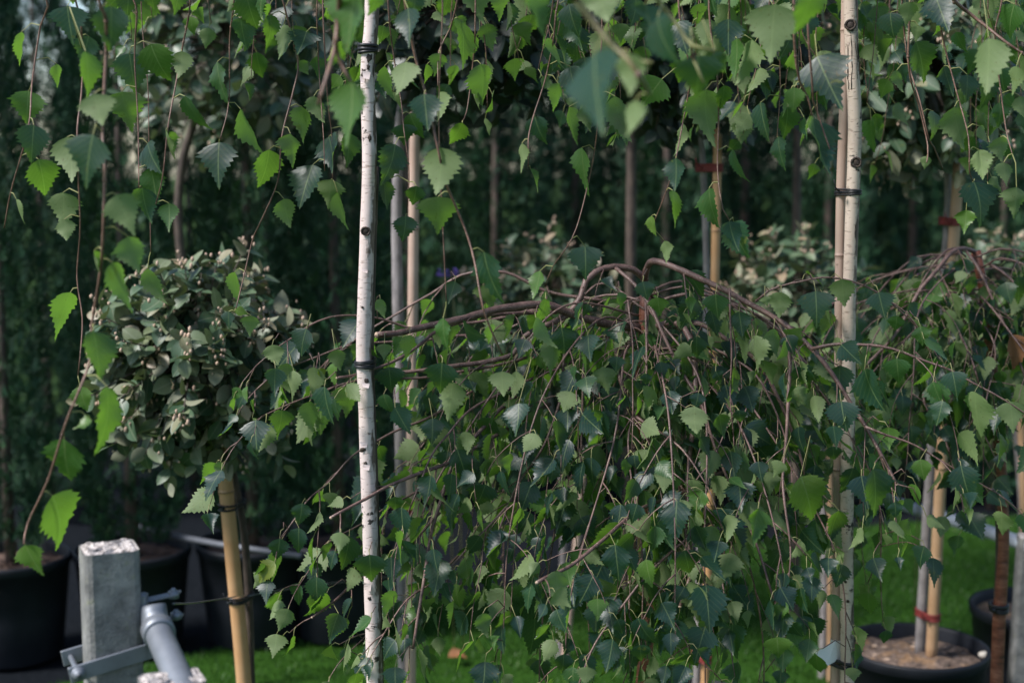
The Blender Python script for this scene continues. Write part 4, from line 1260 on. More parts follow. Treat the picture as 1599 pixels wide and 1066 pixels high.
LV = {
1: [(100, 150, 100, 315, 60, 'l'), (135, 425, 125, 585, 150, 'g'), (265, 300, 285, 415, 55, 'l'), (158, 585, 175, 750, 130, 'u'), (180, 745, 225, 935, 150, 'g'), (75, 930, 95, 1060, 35, 'l'),
    (315, 30, 355, 215, 165, 'u'), (415, 170, 385, 320, 130, 'u'), (315, 640, 360, 870, 170, 'l'), (435, 630, 375, 890, 190, 'u', 2.05), (295, 900, 300, 1090, 140, 'g'),
    (520, 30, 530, 250, 190, 'u', 2.1), (400, 240, 445, 470, 120, 'g', 2.2), (570, 430, 590, 640, 190, 'l'), (440, 440, 490, 620, 160, 'l'), (605, 250, 640, 440, 170, 'u'), (705, 205, 765, 405, 160, 'g'),
    (545, 910, 640, 1110, 175, 'g'), (690, 670, 745, 820, 70, 'u'), (705, 785, 735, 950, 130, 'g'), (665, 880, 700, 1066, 120, 'u'), (835, -60, 835, 80, 95, 'g'), (850, 240, 850, 372, 95, 'g'),
    (865, 450, 935, 655, 70, 'g'), (775, 610, 770, 760, 60, 'c'), (790, 950, 800, 1095, 115, 'g'), (705, -70, 715, 55, 110, 'u'), (1125, 85, 1150, 250, 125, 'u'), (1015, 290, 1030, 520, 90, 'g'),
    (1150, -30, 1190, 150, 150, 'g'), (1025, 665, 1020, 885, 160, 'u'), (1125, 510, 1198, 760, 90, 'l'), (330, -60, 345, 30, 130, 'g'), (600, -40, 610, 90, 120, 'u')],
2: [(65, 70, 90, 220, 85, 'g'), (130, 115, 140, 300, 95, 'g'), (235, 150, 210, 290, 125, 'u'), (280, 265, 290, 390, 75, 'u'), (215, 500, 220, 685, 100, 'l'), (60, 700, 45, 905, 125, 'u'),
    (160, 625, 190, 790, 95, 'g'), (265, 770, 205, 965, 140, 'u'), (130, 930, 135, 1070, 95, 'g'), (270, 450, 290, 600, 95, 'l'), (340, 640, 410, 825, 120, 'u'), (430, 620, 450, 790, 110, 'u'),
    (350, 840, 330, 985, 140, 'g'), (380, 900, 405, 1090, 80, 'g'), (448, 385, 462, 705, 215, 'v', 1.95), (448, -70, 450, 258, 160, 'v', 1.90), (595, 120, 595, 215, 70, 'u'), (600, 310, 605, 490, 60, 'l'),
    (710, 40, 740, 245, 140, 'u', 2.3), (740, -40, 760, 100, 90, 'u'), (700, 290, 690, 480, 125, 'g'), (785, 440, 810, 630, 160, 'u'), (860, 690, 885, 915, 175, 'g'), (850, 920, 850, 1125, 215, 'l'),
    (650, 675, 640, 865, 125, 'u'), (690, 580, 700, 690, 120, 'u'), (720, 530, 760, 665, 90, 'g'), (600, 845, 600, 985, 90, 'u'), (750, 870, 735, 970, 110, 'g'), (700, 1010, 700, 1130, 120, 'u'),
    (965, 100, 985, 330, 110, 'u'), (860, 250, 830, 360, 85, 'l'), (800, 300, 800, 400, 50, 'g'), (860, 430, 880, 575, 55, 'g'), (1020, -80, 1020, 135, 130, 'l'), (1050, 300, 1075, 505, 140, 'g'),
    (1010, 420, 1030, 530, 30, 'l'), (965, 575, 905, 690, 85, 'y'), (1150, -40, 1150, 110, 85, 'l'), (30, -60, 10, 90, 80, 'g'), (570, -60, 560, 90, 80, 'u', 2.2)],
3: [(80, -70, 120, 190, 100, 'v', 1.90), (400, -90, 430, 130, 220, 'l', 1.95), (385, 250, 370, 650, 190, 'u', 1.55), (680, 80, 690, 330, 120, 'u', 1.80), (870, 260, 880, 480, 210, 'u', 1.95), (940, 250, 1005, 350, 90, 'u', 2.0),
    (265, 20, 290, 190, 110, 'u'), (270, 310, 280, 475, 110, 'u'), (180, 180, 195, 360, 55, 'l'), (215, 390, 205, 530, 75, 'g'), (265, 500, 270, 690, 60, 'g'), (105, 545, 140, 700, 100, 'u'),
    (45, 670, 55, 815, 35, 'l'), (85, 790, 140, 900, 30, 'g'), (325, 690, 335, 930, 85, 'g'), (480, 450, 510, 690, 110, 'g'), (575, 470, 580, 660, 95, 'g'), (535, 560, 550, 690, 60, 'g'),
    (700, 370, 590, 520, 150, 'g'), (545, 250, 570, 450, 150, 'l'), (905, 420, 885, 700, 160, 'l'), (990, 400, 1000, 530, 80, 'g'), (1010, 90, 1010, 270, 155, 'u'), (1050, 180, 1060, 380, 95, 'g'),
    (1120, 185, 1090, 410, 90, 'g'), (920, 90, 900, 230, 110, 'l'), (930, -50, 935, 90, 60, 'g'), (620, 20, 640, 190, 120, 'u'), (500, 110, 510, 210, 100, 'l'), (1160, 480, 1175, 670, 80, 'u'),
    (1180, 330, 1170, 480, 100, 'u'), (1190, 60, 1190, 300, 70, 'l'), (800, 580, 790, 745, 60, 'l'), (765, 740, 775, 900, 105, 'u'), (750, 890, 770, 1070, 60, 'g'), (920, 880, 920, 1075, 80, 'g'),
    (1030, 700, 1055, 880, 25, 'u'), (1015, 1035, 1035, 1190, 110, 'u'), (450, 300, 440, 460, 120, 'g'), (340, 500, 350, 630, 80, 'l'), (650, 1010, 655, 1110, 40, 'y'), (780, 100, 790, 260, 110, 'u')],
4: [(30, 20, 10, 315, 235, 'l', 2.3), (200, -60, 200, 178, 140, 'v', 1.95), (228, 265, 300, 525, 220, 'd', 2.45), (120, 410, 120, 530, 110, 'g'), (90, 500, 95, 670, 120, 'g'), (45, 640, 40, 800, 75, 'u'),
    (10, 330, 0, 440, 60, 'u'), (205, 550, 215, 860, 95, 'u', 2.45), (570, 60, 570, 190, 130, 'u'), (660, 10, 650, 130, 90, 'g'), (690, 195, 770, 390, 150, 'g'), (590, 240, 630, 310, 110, 'u'),
    (600, 330, 595, 445, 55, 'g'), (820, 310, 860, 460, 100, 'u'), (770, 520, 790, 660, 50, 'u'), (870, 500, 905, 705, 150, 'g'), (780, -20, 820, 180, 170, 'u'), (880, 150, 905, 270, 60, 'u'),
    (1030, 180, 1025, 460, 170, 'l', 2.35), (1150, 20, 1110, 200, 120, 'g'), (1090, 310, 1090, 440, 130, 'u'), (1160, 310, 1165, 450, 70, 'l'), (1175, 450, 1190, 565, 80, 'l'), (985, 700, 1010, 855, 110, 'g'),
    (960, 850, 1010, 1040, 130, 'u'), (925, 982, 925, 1100, 100, 'y2'), (1160, 875, 1150, 1030, 110, 'g'), (1085, 640, 1090, 760, 85, 'g'), (1100, 760, 1100, 880, 80, 'g'), (985, 590, 1030, 680, 50, 'l'),
    (1080, 480, 1095, 600, 85, 'g'), (480, 560, 490, 730, 75, 'g'), (740, 730, 730, 795, 60, 'l'), (510, 30, 530, 150, 110, 'g'), (930, 350, 920, 480, 90, 'u'), (700, 120, 690, 200, 90, 'l')],
5: [(300, -40, 325, 65, 90, 'g'), (440, 105, 430, 212, 55, 'c'), (330, 300, 245, 525, 120, 'g'), (525, 160, 600, 420, 110, 'g'), (600, 40, 640, 220, 140, 'g'), (690, 190, 745, 385, 85, 'g'), (435, 480, 512, 705, 150, 'u'),
    (375, 740, 400, 862, 95, 'y2'), (432, 898, 345, 960, 55, 'y2'), (500, 740, 575, 1050, 95, 'g'), (1098, 205, 1085, 370, 60, 'l'), (1070, 390, 1065, 480, 60, 'u'), (1175, 410, 1150, 510, 80, 'g'), (1100, 385, 1165, 395, 45, 'y')],
9: [(300, -75, 285, 197, 195, 'g'), (245, 190, 345, 478, 200, 'y2'), (118, 420, 192, 578, 120, 'y2')],
6: [(1065, 112, 1110, 380, 150, 'u'), (875, 420, 868, 585, 80, 'g', 2.4), (1100, 450, 1105, 555, 50, 'l', 2.35)],
7: [(340, 85, 345, 235, 140, 'u', 2.7), (130, 200, 110, 340, 75, 'g', 2.7), (712, 60, 740, 170, 65, 'l', 2.7), (1035, -30, 1040, 145, 110, 'u', 2.62), (155, 330, 140, 480, 60, 'u', 2.7)],
}
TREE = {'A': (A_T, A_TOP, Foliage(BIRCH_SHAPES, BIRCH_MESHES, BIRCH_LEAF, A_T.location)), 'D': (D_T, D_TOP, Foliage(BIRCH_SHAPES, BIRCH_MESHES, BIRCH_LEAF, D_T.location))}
shoots = []
for Y, r, own, pts in SH:
    pp = [tp(*q) for q in pts]
    w3 = [at(x, y, Y + .03 * math.sin(i * 1.3)) for i, (x, y) in enumerate(pp)]
    n_vis = len(w3)
    side = pp[0][1] > 60 and r >= .0026 and len(pts) <= 3           # a side shoot of the one before
    head = []
    if not side and not (pp[0][1] > 40 and len(pts) <= 4 and r > .0019 and Y < 2):
        e, top_, f = TREE[own]
        x0 = pp[0][0]
        p1 = at(x0 + R(-12, 12), min(-70, pp[0][1] - 60), Y)
        p2 = p1.lerp(top_, .45); p2.z = max(top_.z, p1.z) + .10
        head = [top_ + Vector((0, 0, -.03)), top_.lerp(p2, .5) + Vector((0, 0, .06)), p2, p1]
    path = smooth_path(head + w3, .018)
    mb = MB(TREE[own][0].location)
    n = len(path)
    tail = sum((b - a).length for a, b in zip(w3, w3[1:]))
    acc, rad = 0.0, [0] * n
    for i in range(n - 1, -1, -1):
        if i < n - 1: acc += (path[i + 1] - path[i]).length
        rad[i] = (.6 + .4 * min(1, acc / max(.05, tail))) * r if acc < tail else r + (acc - tail) * .0028
    mb.tube(path, rad, 6, rough=.05)
    for i in range(3, n - 1, 4):                                    # buds and scars at the joints
        if random.random() < .4:
            mb.lump(path[i], (rad[i] * 1.5, rad[i] * 1.5, rad[i] * 1.7), n=5, m=4)
    if Y < 1.9 and len(pts) >= 3:                                   # pale young tip
        k = max(2, n // 9) if not side else max(2, n // 2)
        mb.tube(path[-k:], [q * 1.04 for q in rad[-k:]], 6, .9)
    vis = [(p, project(p)) for p in path if project(p)[1] > -60]
    shoots.append((own, Y, mb, vis))

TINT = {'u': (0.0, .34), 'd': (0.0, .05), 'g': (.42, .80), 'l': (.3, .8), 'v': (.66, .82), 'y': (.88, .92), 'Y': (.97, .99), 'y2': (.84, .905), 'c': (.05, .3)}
loose = {}
for tile, rows in LV.items():
    for row in rows:
        bx, by = tp(tile, row[0], row[1]); tx, ty = tp(tile, row[2], row[3])
        w = row[4] / 2.995; typ = row[5]; Yw = row[6] if len(row) > 6 else None
        best = None
        for si, (own, Y, mb, vis) in enumerate(shoots):
            if Yw is not None and abs(Y - Yw) > .32: continue
            for p, (u, v, d_) in vis:
                dd = math.hypot(u - bx, v - by) + (14 if v > by + 4 else 0) + (18 if Yw is None and Y < 1.9 else 0)
                if best is None or dd < best[0]: best = (dd, si, p)
        own = 'A' if bx < 940 else 'D'
        if best and best[0] < 62:
            own, Ys, mb, vis = shoots[best[1]]
            Y = (Yw if Yw is not None else best[2].y) + R(-.02, .02)
            anchor = best[2]
        else:
            Y = Yw if Yw is not None else R(2.62, 2.95)
            anchor = None
        B, T = at(bx, by, Y), at(tx, ty, Y)
        L0 = (T - B).length
        T = T + Vector((0, (R(-.6, .1) if typ in 'ud' else R(-.3, .3)) * L0, 0))
        L = (T - B).length
        e, top_, fol = TREE[own]
        if anchor is None:
            mb = MB(e.location)
            x1 = bx + R(-25, 25)
            up_ = [at(x1, -75, Y), at(bx + (x1 - bx) * .5 + R(-6, 6), by * .45 - 30, Y), at(bx + R(-7, 7), by - 26, Y)]
            p2 = up_[0].lerp(top_, .45); p2.z = max(top_.z, up_[0].z) + .1
            path = smooth_path([top_ + Vector((0, 0, -.03)), top_.lerp(p2, .5) + Vector((0, 0, .05)), p2] + up_, .02)
            n = len(path)
            mb.tube(path, [.0045 - (.0045 - .0010) * min(1, i / n * 1.5) for i in range(n)], 5)
            anchor = path[-1]
            shoots.append((own, Y, mb, [(p, project(p)) for p in path if project(p)[1] > -60]))
        stalk(mb, anchor, B, .0011 if Y > 2 else .0014, .0008 if Y > 2 else .0012)
        y = (T - B).normalized()
        view = (CAMP - B).normalized()
        z = (view - y * view.dot(y)).normalized()
        full = .86 * L0 * FPX / Y                     # width in pixels when seen square on
        rt = min(1.0, w / full)
        ang = math.acos(rt) if rt < .93 else 0.0
        ang = min(ang, 1.25) * random.choice((-1, 1)) + R(-.15, .15)
        z = Matrix.Rotation(ang, 3, y) @ z
        if typ == 'l' or (typ == 'g' and random.random() < .45): z = -z
        wf = min(1.2, max(.8, w / (full * max(.3, math.cos(ang)))))
        curl = typ == 'c'
        k = random.randrange(9, 12) if curl else random.randrange(9)
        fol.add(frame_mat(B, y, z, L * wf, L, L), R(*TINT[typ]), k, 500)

# more shoots hang at the back of the two crowns
def back_shoot(own, x, Y, py_end, leaf=(.048, .070)):
    e, top_, fol = TREE[own]
    mb = MB(e.location)
    p = at(x, -130, Y)
    length = max(.12, (p - at(x, py_end, Y)).length)
    p2 = p.lerp(top_, .5); p2.z = max(top_.z, p.z) + .1
    path = smooth_path([top_ + Vector((0, 0, -.03)), p2, p + Vector((0, 0, .05)), p], .03)
    mb.tube(path, [.0042 - .0024 * i / len(path) for i in range(len(path))], 5)
    hanging_twig(fol, mb, p, Vector((R(-.4, .4), R(-.3, .3), -1)), length, Vector((top_.x, top_.y, 0)), leaf, .0017, gap=.038, sag=.12, under=.45)
    shoots.append((own, Y, mb, []))
for i in range(27):
    back_shoot('A', R(380, 930), R(2.72, 3.3), R(10, 190))
for i in range(5):
    back_shoot('A', R(20, 330), R(2.7, 3.2), R(10, 80))
for i in range(48):
    x = R(900, 1640)
    back_shoot('D', x, R(2.68, 3.35), R(30, 215) if x < 1300 else R(60, 300))
for own, Y, mb, vis in shoots:
    mb.build('branch', TWIG, TREE[own][0])
for own in 'AD':
    TREE[own][2].finish(TREE[own][0], 300)

# ------------------------------------------------------------------ weeping birches
def weeping(label, trunk_px, Y, r0, r1, branches, arcs, seed, leafsz, zmin, twig_gap, single=300, bark_mat=BARK_RED, listed={}):
    st = random.getstate(); random.seed(seed)
    tr = to_ground(trunk_px, Y)
    base = tr[0]
    e = empty('weeping_birch', base); tag(e, label, 'birch tree')
    mb = MB(base); stem(mb, tr, r0, r1, 14, .05); mb.build('trunk', bark_mat, e)
    head = tr[-1]
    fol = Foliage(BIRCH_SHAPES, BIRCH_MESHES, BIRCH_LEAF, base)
    centre = Vector((head.x, head.y, 0))
    nodes_ = []
    def grow(path, ra, rb, cut=False, dens=1.0, bare=.15, lmax=.36):
        m = MB(base)
        n = len(path)
        rad = [ra + (rb - ra) * i / (n - 1) for i in range(n)]
        m.tube(path, rad, 8, rough=.07)
        for i in range(2, n - 1, 3):
            if random.random() < .35:
                d_ = Vector((R(-1, 1), R(-1, 1), R(-1, 1))).normalized()
                m.lump(path[i] + d_ * rad[i] * .7, (rad[i] * .6,) * 3, n=5, m=4)
        br = m.build('branch', DOME_TWIG, e)
        nodes_.extend((q_, project(q_)) for q_ in path[1:])
        if cut:
            m = MB(base)
            d_ = (path[-1] - path[-2]).normalized()
            m.tube([path[-1] - d_ * .0005, path[-1] + d_ * .0022], [rb * 1.02, rb * .93], 9)
            m.build('cut_end', NODE_PALE, br)
        acc, nxt, sd = 0.0, 0.0, 1
        tot = sum((b - a).length for a, b in zip(path, path[1:]))
        nxt = tot * bare
        for i in range(1, n):
            acc += (path[i] - path[i - 1]).length
            if acc >= nxt:
                nxt = acc + twig_gap / dens * R(.6, 1.4)
                sd = -sd
                t = (path[i] - path[i - 1]).normalized()
                lat = t.cross(Vector((0, 0, 1)))
                lat = lat.normalized() * sd if lat.length > .05 else Vector((R(-1, 1), R(-1, 1), 0)).normalized()
                d_ = lat * R(.3, 1.0) + t * R(.2, .8) + Vector((R(-.3, .3), R(-.3, .3), R(-.3, .35)))
                ux = project(path[i])[0]
                lm = lmax if ux > 640 else lmax * .5
                zm = zmin if 620 < ux < 1210 else (.84 if ux < 1210 else 0)
                zm += R(0, .14)
                zm = zm if ux < 1210 else max(zmin, 1.0 if ux < 1390 else 1.08)
                ln = min(R(.04, lm), max(.04, (path[i].z - zm) * R(.7, 1.1)))
                m = MB(base)
                hanging_twig(fol, m, path[i], d_, ln, centre, leafsz, R(.0011, .0017), gap=.036, sag=R(.14, .26))
                m.build('twig', DOME_TWIG, br)
        if not cut:
            m = MB(base)
            hanging_twig(fol, m, path[-1], path[-1] - path[-2], R(.04, .16), centre, leafsz, max(.0012, rb * .9), sag=.15)
            m.build('twig', DOME_TWIG, br)
    for (Y0, Y1, pa, pb, cut, dens, pts) in branches:
        n = len(pts)
        w3 = [at(x, y, Y0 + (Y1 - Y0) * i / (n - 1)) for i, (x, y) in enumerate(pts)]
        path = smooth_path(w3, .018)
        path = [p + Vector((noise.noise(p * 9), noise.noise(p * 9 + Vector((5, 0, 0))), noise.noise(p * 9 + Vector((0, 7, 0))))) * .006 for p in path]
        grow(path, pa * Y0 / FPX / 2, pb * Y1 / FPX / 2, cut, dens, lmax=.22 if cut else .34)
    for (az, reach, rise, drop) in arcs:
        a = math.radians(az)
        o = Vector((math.sin(a), -math.cos(a), 0))
        s = head + Vector((R(-.02, .02), R(-.02, .02), -R(.01, .16)))
        rise *= R(-.6, 1.1)
        w3 = [s, s + o * reach * .3 + Vector((R(-.04, .04), R(-.04, .04), rise)), s + o * reach * .7 + Vector((R(-.04, .04), R(-.04, .04), rise * .3 - drop * .2)), s + o * reach + Vector((0, 0, -drop * .6)), s + o * reach * 1.05 + Vector((0, 0, -drop))]
        grow(smooth_path(w3, .022), .0026, .0012, False, 1.15, .04)
    extra = MB(base)
    for tile, rows in listed.items():
        for row in rows:
            bx, by = tp(tile, row[0], row[1]); tx, ty = tp(tile, row[2], row[3])
            w = row[4] / 2.995; typ = row[5]
            best = None
            for p, (u, v, d_) in nodes_:
                dd = math.hypot(u - bx, v - by) + (25 if v > by - 2 else 0) + max(0, p.y - 2.75) * 60
                if best is None or dd < best[0]: best = (dd, p, u, v)
            anchor = best[1]
            Yl = row[6] if len(row) > 6 else min(anchor.y, 2.78) - R(0, .06)
            B_, T_ = at(bx, by, Yl), at(tx, ty, Yl)
            L0 = (T_ - B_).length
            T_ = T_ + Vector((0, (R(-.65, .1) if typ in 'ud' else R(-.3, .3)) * L0, 0))
            L = (T_ - B_).length
            if best[0] > 20:
                q = B_ + (anchor - B_) * min(.5, .018 / max(.001, (anchor - B_).length)) + Vector((0, 0, .010))
                m = MB(base)
                m.tube(smooth_path([anchor, anchor.lerp(q, .55) + Vector((R(-.006, .006), 0, .012 + .05 * abs(anchor.x - q.x))), q], .02), .0010, 5)
                stalk(m, q, B_, .0010, .0007)
                m.build('twig', DOME_TWIG, e)
            else:
                stalk(extra, anchor, B_, .0010, .0007)
            y = (T_ - B_).normalized()
            view = (CAMP - B_).normalized()
            z = (view - y * view.dot(y)).normalized()
            full = .86 * L0 * FPX / Yl
            rt = min(1.0, w / full)
            ang = min(math.acos(rt) if rt < .93 else 0.0, 1.25) * random.choice((-1, 1)) + R(-.2, .2)
            z = Matrix.Rotation(ang, 3, y) @ z
            if typ == 'l' or (typ == 'g' and random.random() < .45): z = -z
            wf = min(1.2, max(.8, w / (full * max(.3, math.cos(ang)))))
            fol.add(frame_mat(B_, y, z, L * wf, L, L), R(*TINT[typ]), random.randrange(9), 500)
    if extra.v: extra.build('leaf_stalks', DOME_TWIG, e)['kind'] = 'stuff'
    fol.finish(e, single)
    random.setstate(st)
    return e, len(fol.items)

B_BR = [
 (3.00, 2.62, 11, 5, True, 1.5, [(1003, 440), (1010, 414), (1030, 410), (1100, 440), (1200, 490), (1270, 545), (1340, 650), (1402, 755)]),
 (2.80, 2.62, 7, 3.5, False, .5, [(1213, 500), (1228, 530), (1233, 580), (1232, 650), (1222, 740), (1225, 790), (1233, 850)]),
 (3.00, 2.85, 11, 6, True, .9, [(1006, 440), (987, 421), (957, 416), (930, 423), (915, 436), (908, 463), (887, 490), (857, 506), (820, 525), (800, 553), (747, 565), (700, 571), (614, 583)]),
 (3.00, 2.72, 15, 10, True, .6, [(1000, 510), (950, 505), (900, 490), (850, 476), (800, 479), (750, 491), (700, 503), (634, 518), (588, 524)]),
 (2.95, 2.62, 7, 4, True, .8, [(870, 485), (800, 490), (730, 500), (684, 516), (654, 540), (607, 566), (557, 586), (527, 590)]),
 (3.05, 2.80, 6, 2, False, 1, [(850, 478), (760, 500), (680, 512), (640, 512), (590, 498), (557, 491), (517, 494), (483, 510), (463, 525), (430, 543), (400, 570)]),
 (3.05, 3.15, 6, 2.5, False, .7, [(940, 470), (860, 455), (790, 425), (737, 424), (707, 436), (674, 459), (634, 481), (584, 513), (520, 555)]),
 (3.0, 2.85, 5, 2, False, 1, [(800, 520), (700, 528), (620, 535), (550, 540), (500, 556), (433, 580), (395, 612)]),
 (2.95, 2.75, 5, 2, False, 1, [(820, 560), (700, 585), (620, 592), (550, 595), (483, 620), (440, 636), (400, 656), (372, 690)]),
 (2.95, 2.66, 5, 3, False, .8, [(900, 560), (840, 590), (780, 615), (734, 640), (700, 676), (672, 712), (640, 790)]),
 (2.90, 2.55, 7, 5, True, .7, [(860, 630), (800, 665), (760, 690), (717, 717), (667, 735), (607, 760), (560, 785), (517, 808)]),
 (2.88, 2.60, 7, 5, True, .6, [(820, 610), (780, 640), (745, 680), (717, 713), (694, 760), (677, 820), (667, 877), (657, 927), (646, 1012)]),
 (2.85, 2.60, 5, 2.5, False, .8, [(890, 690), (840, 740), (797, 783), (740, 847), (684, 900), (634, 934), (600, 990)]),
 (2.9, 2.7, 5, 4, True, .9, [(690, 800), (640, 850), (590, 890), (560, 905), (527, 932), (489, 965)]),
 (2.95, 2.75, 5, 2, False, 1, [(740, 610), (670, 650), (600, 680), (550, 710), (510, 757), (480, 783), (437, 837)]),
 (2.92, 2.72, 4, 2, False, 1, [(720, 730), (660, 765), (610, 790), (563, 817), (517, 843), (497, 873), (468, 912)]),
 (2.9, 2.7, 4, 2, False, 1, [(730, 850), (690, 890), (640, 930), (597, 967), (567, 997), (537, 1027)]),
 (2.80, 2.42, 7, 6, True, .8, [(1130, 735), (1067, 767), (1007, 790), (973, 813), (933, 850), (883, 887), (838, 910)]),
 (3.0, 2.60, 10, 6, True, .9, [(1000, 520), (1030, 507), (1060, 505), (1080, 530), (1086, 570), (1085, 620), (1080, 700), (1074, 750), (1072, 823), (1080, 887), (1064, 947)]),
 (2.97, 2.62, 6, 4, False, .8, [(960, 418), (990, 445), (1014, 480), (1034, 520), (1067, 583), (1094, 633), (1117, 700), (1150, 780), (1185, 860), (1210, 940)]),
 (2.85, 2.60, 5, 3, False, .8, [(990, 646), (1027, 710), (1067, 763), (1094, 820), (1120, 887), (1134, 927), (1140, 985)]),
 (3.0, 2.66, 8, 3, False, .8, [(960, 520), (962, 555), (967, 590), (990, 646), (992, 700), (995, 760), (985, 850), (982, 930)]),
 (2.75, 2.62, 5, 2, False, .8, [(990, 646), (1047, 686), (1074, 712), (1105, 760)]),
 (2.8, 2.75, 3.5, 2, False, .9, [(1138, 450), (1139, 480), (1141, 590), (1145, 680)]),
 (2.8, 2.72, 3, 2, False, .8, [(983, 470), (985, 500), (989, 586), (990, 650)]),
 (2.70, 2.52, 5, 3, False, .8, [(1110, 815), (1074, 842), (1020, 884), (967, 954), (925, 1014), (905, 1060)]),
 (2.95, 2.72, 5, 3, False, .9, [(890, 520), (880, 563), (877, 617), (843, 707), (800, 773), (770, 850)]),
 (2.9, 2.7, 4.5, 2, False, 1, [(920, 530), (912, 570), (908, 640), (908, 712), (910, 800), (915, 900), (920, 990)]),
 (3.0, 2.8, 9, 4, False, .9, [(1014, 530), (1030, 507), (1060, 500), (1100, 508), (1130, 525), (1163, 546), (1200, 590), (1240, 680), (1265, 780)]),
 (3.05, 3.0, 6, 3, False, .9, [(1010, 480), (1034, 470), (1067, 460), (1107, 460), (1180, 490), (1230, 530), (1280, 620)]),
 (2.95, 2.75, 5, 2, False, .9, [(1070, 530), (1117, 543), (1154, 566), (1190, 600), (1225, 680), (1240, 780)]),
 (2.72, 2.60, 6, 2, False, .6, [(1268, 543), (1300, 536), (1330, 536), (1394, 546), (1477, 573), (1517, 596), (1567, 623), (1620, 655)]),
 (2.80, 2.75, 4, 2, False, .5, [(1180, 470), (1200, 454), (1250, 440), (1283, 433), (1327, 438), (1367, 453), (1400, 480), (1430, 510), (1455, 545)]),
 (2.62, 2.60, 4, 2, False, .8, [(1350, 665), (1385, 680), (1430, 695), (1480, 722), (1560, 768)]),
]
